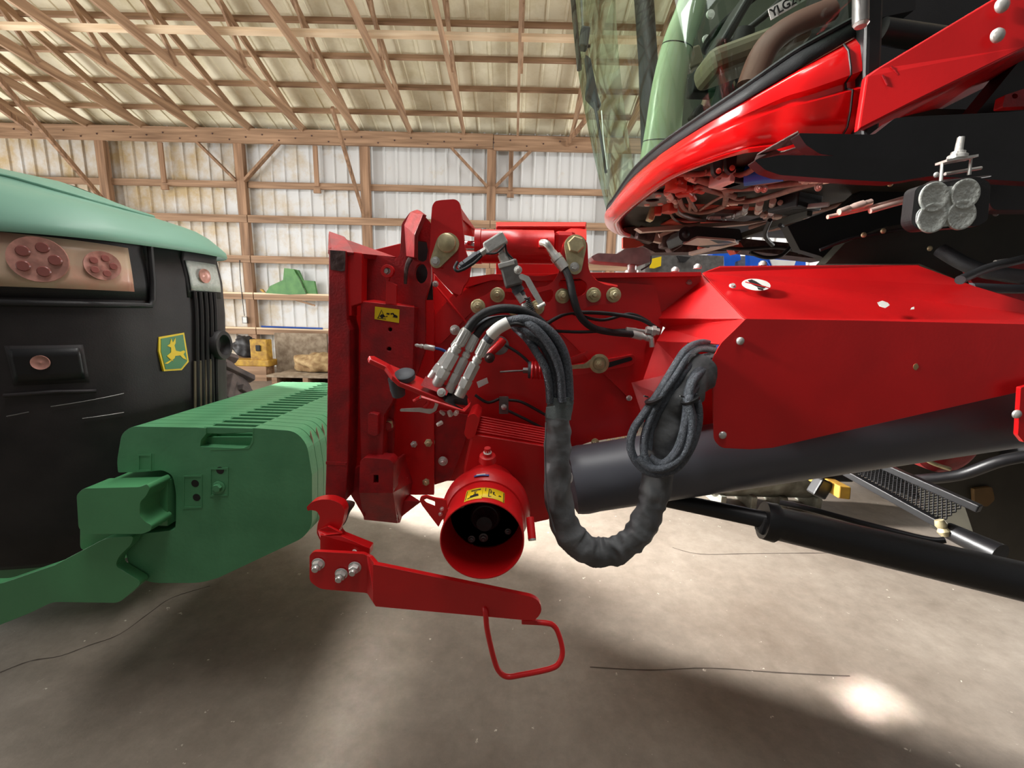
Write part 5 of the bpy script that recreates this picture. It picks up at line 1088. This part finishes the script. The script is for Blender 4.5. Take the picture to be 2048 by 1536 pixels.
# red fender beam
fbm = sh('fender_beam', PP([(1716, 261, 1.10), (1733, 151, 1.10), (1750, 139, 1.10), (1985, -2, 1.06), (2200, -130, 1.03), (2200, 20, 1.03), (2048, 97, 1.05), (1828, 204, 1.08)]), .02, RED, HV, bev=.004)
sh('fender_beam_underside', PP([(1716, 262, 1.102), (1828, 205, 1.082), (2048, 98, 1.05), (2200, 22, 1.03), (2200, 60, 1.2), (1860, 230, 1.28), (1752, 262, 1.3)]), .006, REDW, HV)
for (x, y) in ((2002, 12), (1993, 72)): bolt(x, y, 1.05, 12, ZINC, fbm, 'dome')
for (a, c_) in (((1765, 150), (1775, 170)), ((1782, 132), (1796, 150))): MB().sweep(PP([(*a, 1.092), (*c_, 1.09)]), .002, REDW, 6).build('weld_seam', fbm)
# black deflector plates
pl('upper_deflector', [(1596, 266), (1748, 269), (1790, 236), (1830, 233), (2200, 215), (2200, 340), (1980, 330), (1800, 326), (1700, 316), (1640, 308), (1612, 290)], 1.02, .03, BLK, HV, r=6, bev=.003)
sh('deflector_rib', PP([(1508, 322, 1.12), (1514, 310, 1.12), (1596, 264, 1.05), (1606, 284, 1.05), (1640, 306, 1.1), (1560, 316, 1.14)]), .004, BOOT, HV, holes=[PP([(1550, 300, 1.105), (1590, 288, 1.07), (1596, 296, 1.075), (1560, 306, 1.11)])])
pl('lower_deflector', [(1508, 320), (1560, 310), (1700, 312), (1900, 322), (2200, 322), (2200, 372), (1860, 352), (1790, 364), (1740, 362), (1640, 356), (1560, 350), (1530, 340)], 1.0, .03, BLK, HV, r=6, bev=.003)
pl('deflector_upright', [(1950, 230), (2040, 120), (2200, 120), (2200, 420), (1985, 420), (1950, 340)], 1.15, .05, BLK, HV, r=10)
# dark service panel under the cab right
pl('service_pan', [(1650, 528), (1690, 486), (1780, 452), (1850, 440), (2200, 400), (2200, 640), (1960, 580), (1840, 528)], 1.6, .05, DARKPAN, HV)
pl('frame_side', [(1575, 452), (1690, 410), (1760, 350), (2200, 340), (2200, 560), (1668, 528), (1640, 512), (1600, 500)], 1.9, .05, BLK, HV)
for (x, y) in ((1766, 462), (1727, 470), (1859, 497), (1780, 368), (2020, 412), (2046, 404)): bolt(x, y, 1.55 if y < 500 else 1.58, 5, BRASS, HV, 'dome')
for pts, r_ in (([(1640, 500, 1.6), (1700, 478, 1.58), (1766, 465, 1.56), (1850, 452, 1.56)], 3), ([(2160, 375, 1.2), (2050, 372, 1.2), (1985, 395, 1.3)], 6), ([(1990, 430, 1.3), (2010, 412, 1.3), (2048, 400, 1.3)], 3)): tube('wire', pts, 1.6, r_, BLKP, HV)
# pipes right, below the lamp
tube('steel_pipe', [(1740, 422), (1800, 405), (1840, 398)], 1.25, 5, PINKM, HV); tube('steel_pipe', [(1655, 434), (1740, 415), (1835, 388)], 1.27, 4, PINKM, HV)
ldir('crimp_fitting', [(1678, 424, 1.26), (1742, 404, 1.26)], [(0, 6), (.3, 7), (.32, 6), (.5, 8), (.75, 8), (.77, 6), (1, 6)], PINKM, 12)
for pts, r_, m_ in (([(2130, 500, 1.3), (1990, 532, 1.25), (1920, 560, 1.2)], 8, BLKR), ([(2160, 570, 1.35), (2060, 578, 1.33), (1940, 575, 1.3)], 9, GREYP), ([(1880, 500, 1.5), (1960, 540, 1.4), (2100, 560, 1.3)], 14, BLKR), ([(1990, 524, 1.4), (2048, 516, 1.4), (2140, 505, 1.4)], 4, ZINC)): tube('thick_hose', pts, 1.3, r_, m_, HV)
sh('red_gusset', PP([(1930, 540, 1.5), (2048, 520, 1.5), (2160, 540, 1.5), (2160, 620, 1.4), (1960, 590, 1.4)]), .01, REDW, HV)
pl('red_hinge', [(2010, 190), (2100, 160), (2100, 210), (2005, 215)], 1.1, .02, REDW, HV, r=4, holes=[circ(2030, 192, 6, 5, 12)])
# ---- work lamp
R_l = Matrix.Rotation(radians(6), 3, 'Y')
wlm = pl('work_lamp', [(1840, 371, 14), (1958, 352, 14), (1982, 366, 10), (1976, 440, 12), (1958, 452, 10), (1838, 461, 12), (1822, 446, 12), (1830, 380, 10)], .80, .022, BLKP, HV, r=10, bev=.004)
sh('lamp_hood', PP([(1838, 373, .80), (1958, 354, .80), (1984, 350, .83), (1860, 362, .84)]), .003, BLKP, wlm)
pl('lamp_lens', [(1852, 378, 16), (1905, 372, 10), (1944, 368, 14), (1962, 376, 14), (1958, 398, 12), (1944, 408, 8), (1954, 420, 10), (1952, 440, 12), (1935, 449, 12), (1850, 457, 14), (1832, 448, 14), (1834, 424, 12), (1850, 412, 8), (1838, 398, 10)], .798, .003, LENS, wlm, r=10, bev=.001)
for (x, y) in ((1868, 394), (1930, 388), (1864, 436), (1922, 430)):
    c = P(x, y, .797); MB().lathe(c, (0, -1, 0), [(-.002, .0255), (.0015, .0255), (.0022, .0235), (.0008, .019), (.0, .006), (.001, 0)], LENS, 32).build('lamp_reflector', wlm)
MB().sweep(PP([(1882, 362, .82), (1884, 327, .82), (1942, 316, .82), (1938, 350, .82)]), .0028, ZINC, 8).build('lamp_bracket', wlm)
MB().beam(P(1882, 325, .82), P(1944, 315, .82), .022, .004, ZINC).build('bracket_plate', wlm)
MB().lathe(P(1914, 318, .82), (0, 0, 1), [(0, .014), (.006, .014), (.008, .01), (.012, .01), (.013, .006), (.036, .005)], ZINC, 12).build('mount_bolt', wlm)
bolt(1872, 350, .815, 5, ZINC, wlm, 'dome'); MB().cyl(P(1890, 348, .83), P(1962, 336, .83), .003, .003, ZINC, 8).build('tilt_bar', wlm)
# ---------------------------------------------------------------- underside of the cab
def U3(x, y, z=2.0): return PZ(x, y, z)
def uh(pts, r, m=BLKR, name='underside_hose', z=2.0, seg=10): return MB().sweep(cr([PZ(p[0], p[1], p[2] if len(p) > 2 else z) for p in pts], 7), r, m, seg).build(name, HV)
def uf(a, c_, r, m=PINKM, z=2.0, seg=6, name='underside_fitting', hexed=True):
    p = PZ(a[0], a[1], z); q_ = PZ(c_[0], c_[1], z); d = q_ - p; L = d.length; b = MB()
    b.lathe(p, d, [(0, r * .8), (.15 * L, r * .8)], m, 12); b.lathe(p, d, [(.15 * L, r * 1.15), (.42 * L, r * 1.15)], m, seg); b.lathe(p, d, [(.42 * L, r * .8), (.5 * L, r * .8), (.52 * L, r), (L, r)], m, 12); return b.build(name, HV)
CORAL = mat('orange_red_cap', (196, 74, 56), .45, var=.08)
HB = mat('bounce_lit_hose', (140, 104, 92), .55, var=.2, nsc=40)  # hose colour tinted warm to imitate light bounced off red panels
for pts, r in (
    ([(1390, 356), (1420, 366), (1448, 376), (1465, 380)], .014), ([(1403, 375), (1430, 383), (1450, 388), (1470, 392)], .012),
    ([(1450, 378), (1500, 376), (1560, 370), (1620, 362), (1700, 350)], .012), ([(1450, 402), (1500, 402), (1550, 390), (1600, 374), (1680, 355)], .012),
    ([(1352, 405), (1356, 425), (1380, 436), (1410, 440)], .011), ([(1358, 395), (1370, 418), (1400, 425), (1430, 420), (1452, 410)], .011),
    ([(1372, 380), (1382, 405), (1392, 420)], .010), ([(1380, 420), (1385, 385), (1400, 372), (1430, 385)], .009),
    ([(1450, 378), (1452, 395), (1450, 408)], .012), ([(1400, 420), (1430, 400), (1460, 385)], .007),
    ([(1340, 425), (1350, 440), (1372, 448), (1400, 446)], .006), ([(1330, 345), (1400, 348), (1450, 335)], .01),
    ([(1590, 418), (1620, 438), (1650, 442), (1690, 428)], .015), ([(1500, 455), (1560, 440), (1620, 425), (1700, 405)], .012),
    ([(1480, 470), (1550, 458), (1640, 436)], .010), ([(1410, 345), (1480, 350), (1520, 330), (1560, 322)], .010), ([(1460, 392), (1475, 398), (1490, 396)], .008), ([(1430, 352), (1470, 362), (1520, 366), (1600, 350)], .009)): uh(pts, r, HB)
for a, c_, r, m in (((1373, 351), (1392, 360), .014, PINKM), ((1362, 375), (1382, 378), .016, CORAL), ((1384, 376), (1405, 382), .014, CORAL), ((1376, 380), (1388, 398), .013, CORAL), ((1332, 382), (1343, 396), .013, PINKM), ((1342, 396), (1352, 404), .012, PINKM), ((1345, 372), (1360, 376), .012, CORAL), ((1350, 362), (1366, 368), .010, CORAL),
    ((1414, 434), (1440, 434), .013, WHT), ((1442, 436), (1466, 432), .015, ZINC), ((1468, 432), (1486, 426), .015, ZINC), ((1488, 428), (1492, 412), .013, ZINC), ((1515, 425), (1520, 405), .016, PINKM), ((1542, 428), (1546, 402), .014, PINKM), ((1560, 405), (1586, 420), .014, PINKM), ((1600, 360), (1640, 360), .013, PINKM), ((1640, 360), (1690, 352), .014, PINKM), ((1446, 408), (1476, 406), .010, PINKM), ((1524, 430), (1560, 432), .018, PINKM)): uf(a, c_, r, m)
def ub(name, x, y, sx, sy, sz, m, rz=0, ry=0, z=2.0, bev=.006): 
    b = MB(); b.box(PZ(x, y, z), sx, sy, sz, m, Matrix.Rotation(rz, 3, 'Z') @ Matrix.Rotation(ry, 3, 'Y')); return b.build(name, HV, bev=bev)
ub('coral_tag', 1340, 415, .05, .06, .05, CORAL, .3); ub('coral_tag', 1316, 422, .035, .04, .04, CORAL, -.3); ub('coral_block', 1352, 369, .06, .06, .05, CORAL, .5); ub('coral_block', 1368, 385, .05, .06, .03, CORAL, .9)
ub('brass_lug', 1305, 424, .03, .05, .09, BRASS, 0, .3); 
# punched round plate and brackets
pz = PZ(1305, 398, 2.02); b = MB(); b.lathe(pz, (0, 0, -1), [(0, .12), (.006, .12), (.006, .03), (.0, .03)], GSTEEL, 28)
for k in range(8): b.lathe(pz + V((.08 * cos(k * pi / 4), .08 * sin(k * pi / 4), -.006)), (0, 0, -1), [(0, .014), (.006, .012)], PINKM, 10)
b.build('punched_disc', HV)
for (x, y) in ((1435, 338), (1462, 332)):
    pl('hanger_bracket', [(x - 10, y - 28), (x + 13, y - 30), (x + 10, y + 8), (x, y + 16), (x - 8, y + 8)], 1.45, .02, BLK, HV, r=5); bolt(x + 2, y + 4, 1.448, 5, CORAL, HV, 'dome')
ub('white_connector', 1452, 358, .07, .10, .05, WHT, .4); ub('dark_connector', 1478, 358, .10, .08, .05, BLKP, .2)
MB().lathe(PZ(1490, 352, 2.0), PZ(1540, 345, 2.0) - PZ(1490, 352, 2.0), [(0, .02), (.0, .034), (.12, .034), (.125, .028), (.2, .026)], BLUE, 24).build('blue_filter', HV)
ub('silver_manifold', 1462, 420, .26, .14, .08, GSTEEL, .1, z=2.04); ub('valve_housing', 1590, 400, .16, .14, .10, BLKP, .4, z=2.02); ub('white_tube_label', 1620, 412, .14, .02, .02, WHT, -.55, z=1.98)
bolt(1636, 375, 1.42, 7, PINKM, HV, 'nut'); bolt(1516, 378, 1.5, 7, PINKM, HV, 'nut'); bolt(1528, 378, 1.5, 7, PINKM, HV, 'nut')
ub('coral_plate', 1420, 418, .42, .16, .01, CORAL, .1, z=2.03); ub('coral_plate', 1400, 446, .40, .16, .01, CORAL, .06, z=2.02)
# floor frame rails and the dark long box at the bottom
sh('belly_pan', [PZ(1232, 440, 2.035), PZ(1270, 415, 2.035), PZ(1340, 372, 2.035), PZ(1420, 338, 2.035), PZ(1560, 306, 2.035), PZ(1900, 300, 2.035), PZ(1900, 470, 2.035), PZ(1250, 472, 2.035)], .01, BLK, HV)
pl('frame_rail', [(1272, 456), (1400, 447), (1540, 440), (1500, 448), (1400, 456), (1285, 464)], 2.45, .05, CHAMP, HV)
pl('slide_box', [(1392, 452), (1480, 458), (1486, 480), (1452, 482), (1395, 476), (1366, 488), (1360, 470), (1372, 455)], 2.25, .2, BLK, HV, r=4)
sh('slide_box_flange', PP([(1366, 489, 2.22), (1394, 476, 2.22), (1470, 482, 2.22), (1474, 486, 2.35), (1400, 492, 2.35)]), .01, CHAMP, HV)
MB().lathe(P(1370, 469, 2.22), (0, -1, 0), [(0, .035), (.01, .036), (.01, .02), (.02, .012), (.022, 0)], BLKP, 20).build('pivot_cap', HV)
MB().beam(P(1380, 508, 2.6), P(1475, 484, 2.4), .04, .02, CHAMP).build('diagonal_rod', HV, bev=.003)
MB().beam(P(1485, 472, 2.4), P(1620, 425, 2.0), .03, .03, DARKPAN).build('diagonal_rod', HV, bev=.003)
MB().beam(P(1285, 470, 2.6), P(1340, 482, 2.6), .04, .05, CHAMP).build('diagonal_rod', HV, bev=.003)
MB().beam(P(1318, 472, 2.5), P(1350, 458, 2.5), .01, .02, CHAMP).build('diagonal_rod', HV)
pl('rear_frame', [(1250, 455), (1290, 450), (1400, 462), (1500, 478), (1620, 490), (1655, 520), (1610, 515), (1480, 500), (1400, 504), (1310, 505), (1285, 492)], 2.75, .15, BOOT, HV)
for x, y, s_ in ((1336, 480, .10), (1290, 470, .1), (1345, 490, .08), (1410, 496, .06), (1470, 498, .06)): ub_ = MB().box(P(x, y, 2.6), s_, .08, s_ * .8, CORAL if x > 1400 else BOOT, Matrix.Rotation(x * .1, 3, 'Y')).build('frame_lug', HV, bev=.01)
for pts in ([(1500, 505, 2.4), (1530, 515, 2.4), (1560, 512, 2.4), (1580, 495, 2.4)], [(1540, 440, 2.0), (1530, 470, 2.1), (1545, 490, 2.2)], [(1560, 450, 2.1), (1590, 480, 2.2), (1600, 505, 2.3)], [(1400, 490, 2.5), (1480, 498, 2.5), (1560, 495, 2.5), (1640, 515, 2.4)], [(1620, 460, 2.0), (1640, 480, 2.0), (1630, 510, 2.1)]): tube('wire', pts, 2.4, 3.5, BLKP, HV)
# grey wedge bracket and flag at the front tip
wdg = pl('wedge_bracket', [(1182, 513), (1196, 506), (1234, 508), (1250, 497), (1285, 494), (1298, 500), (1304, 512), (1300, 524), (1282, 530), (1268, 528), (1200, 523), (1188, 521)], 1.9, .12, GSTEEL, HV, r=3, bev=.006)
MB().lathe(P(1264, 527, 1.95), (0, 0, -1), [(0, .02), (.03, .02), (.03, .03), (.045, .03), (.05, .04), (.06, .04)], ZINC, 12).build('ball_mount', HV)
tube('wire', [(1302, 512, 1.9), (1300, 528, 1.9), (1282, 540, 1.9)], 1.9, 1.6, BLK, HV)
pl('orange_marker', [(1246, 474), (1272, 478), (1290, 490), (1262, 498), (1246, 496)], 2.6, .03, CORAL, HV, r=2)
for n_, l_ in {'hose_label': 'white sleeve label on the nearest hose', 'rubber_knob': 'grey rubber knob', 'nylon_hose_cover': 'wrinkled black nylon hose cover', 'webbing_strap': 'grey webbing strap', 'ball_valve_body': 'grey ball valve', 'warning_decal': 'yellow warning decal', 'no_step_decal': 'round white no-step decal', 'shaft_warning_decal': 'yellow shaft warning decal', 'type_decal': 'small blue decal', 'work_lamp': 'black square four-lens work lamp', 'piston_rod': 'chrome piston rod', 'cab_glass': 'green tinted cab glass', 'corner_pillar': 'pale green corner pillar', 'boom_tube': 'satin black boom tube', 'expanded_mesh_panel': 'black expanded mesh panel', 'wear_patch': 'bare worn steel patch', 'window_sticker': 'white lettered window sticker', 'blue_filter': 'blue filter can', 'yellow_bar': 'dull yellow bar'}.items():
    for o in bpy.data.objects:
        if o.parent and o.name.split('.')[0] == n_: o['label'] = l_
#END
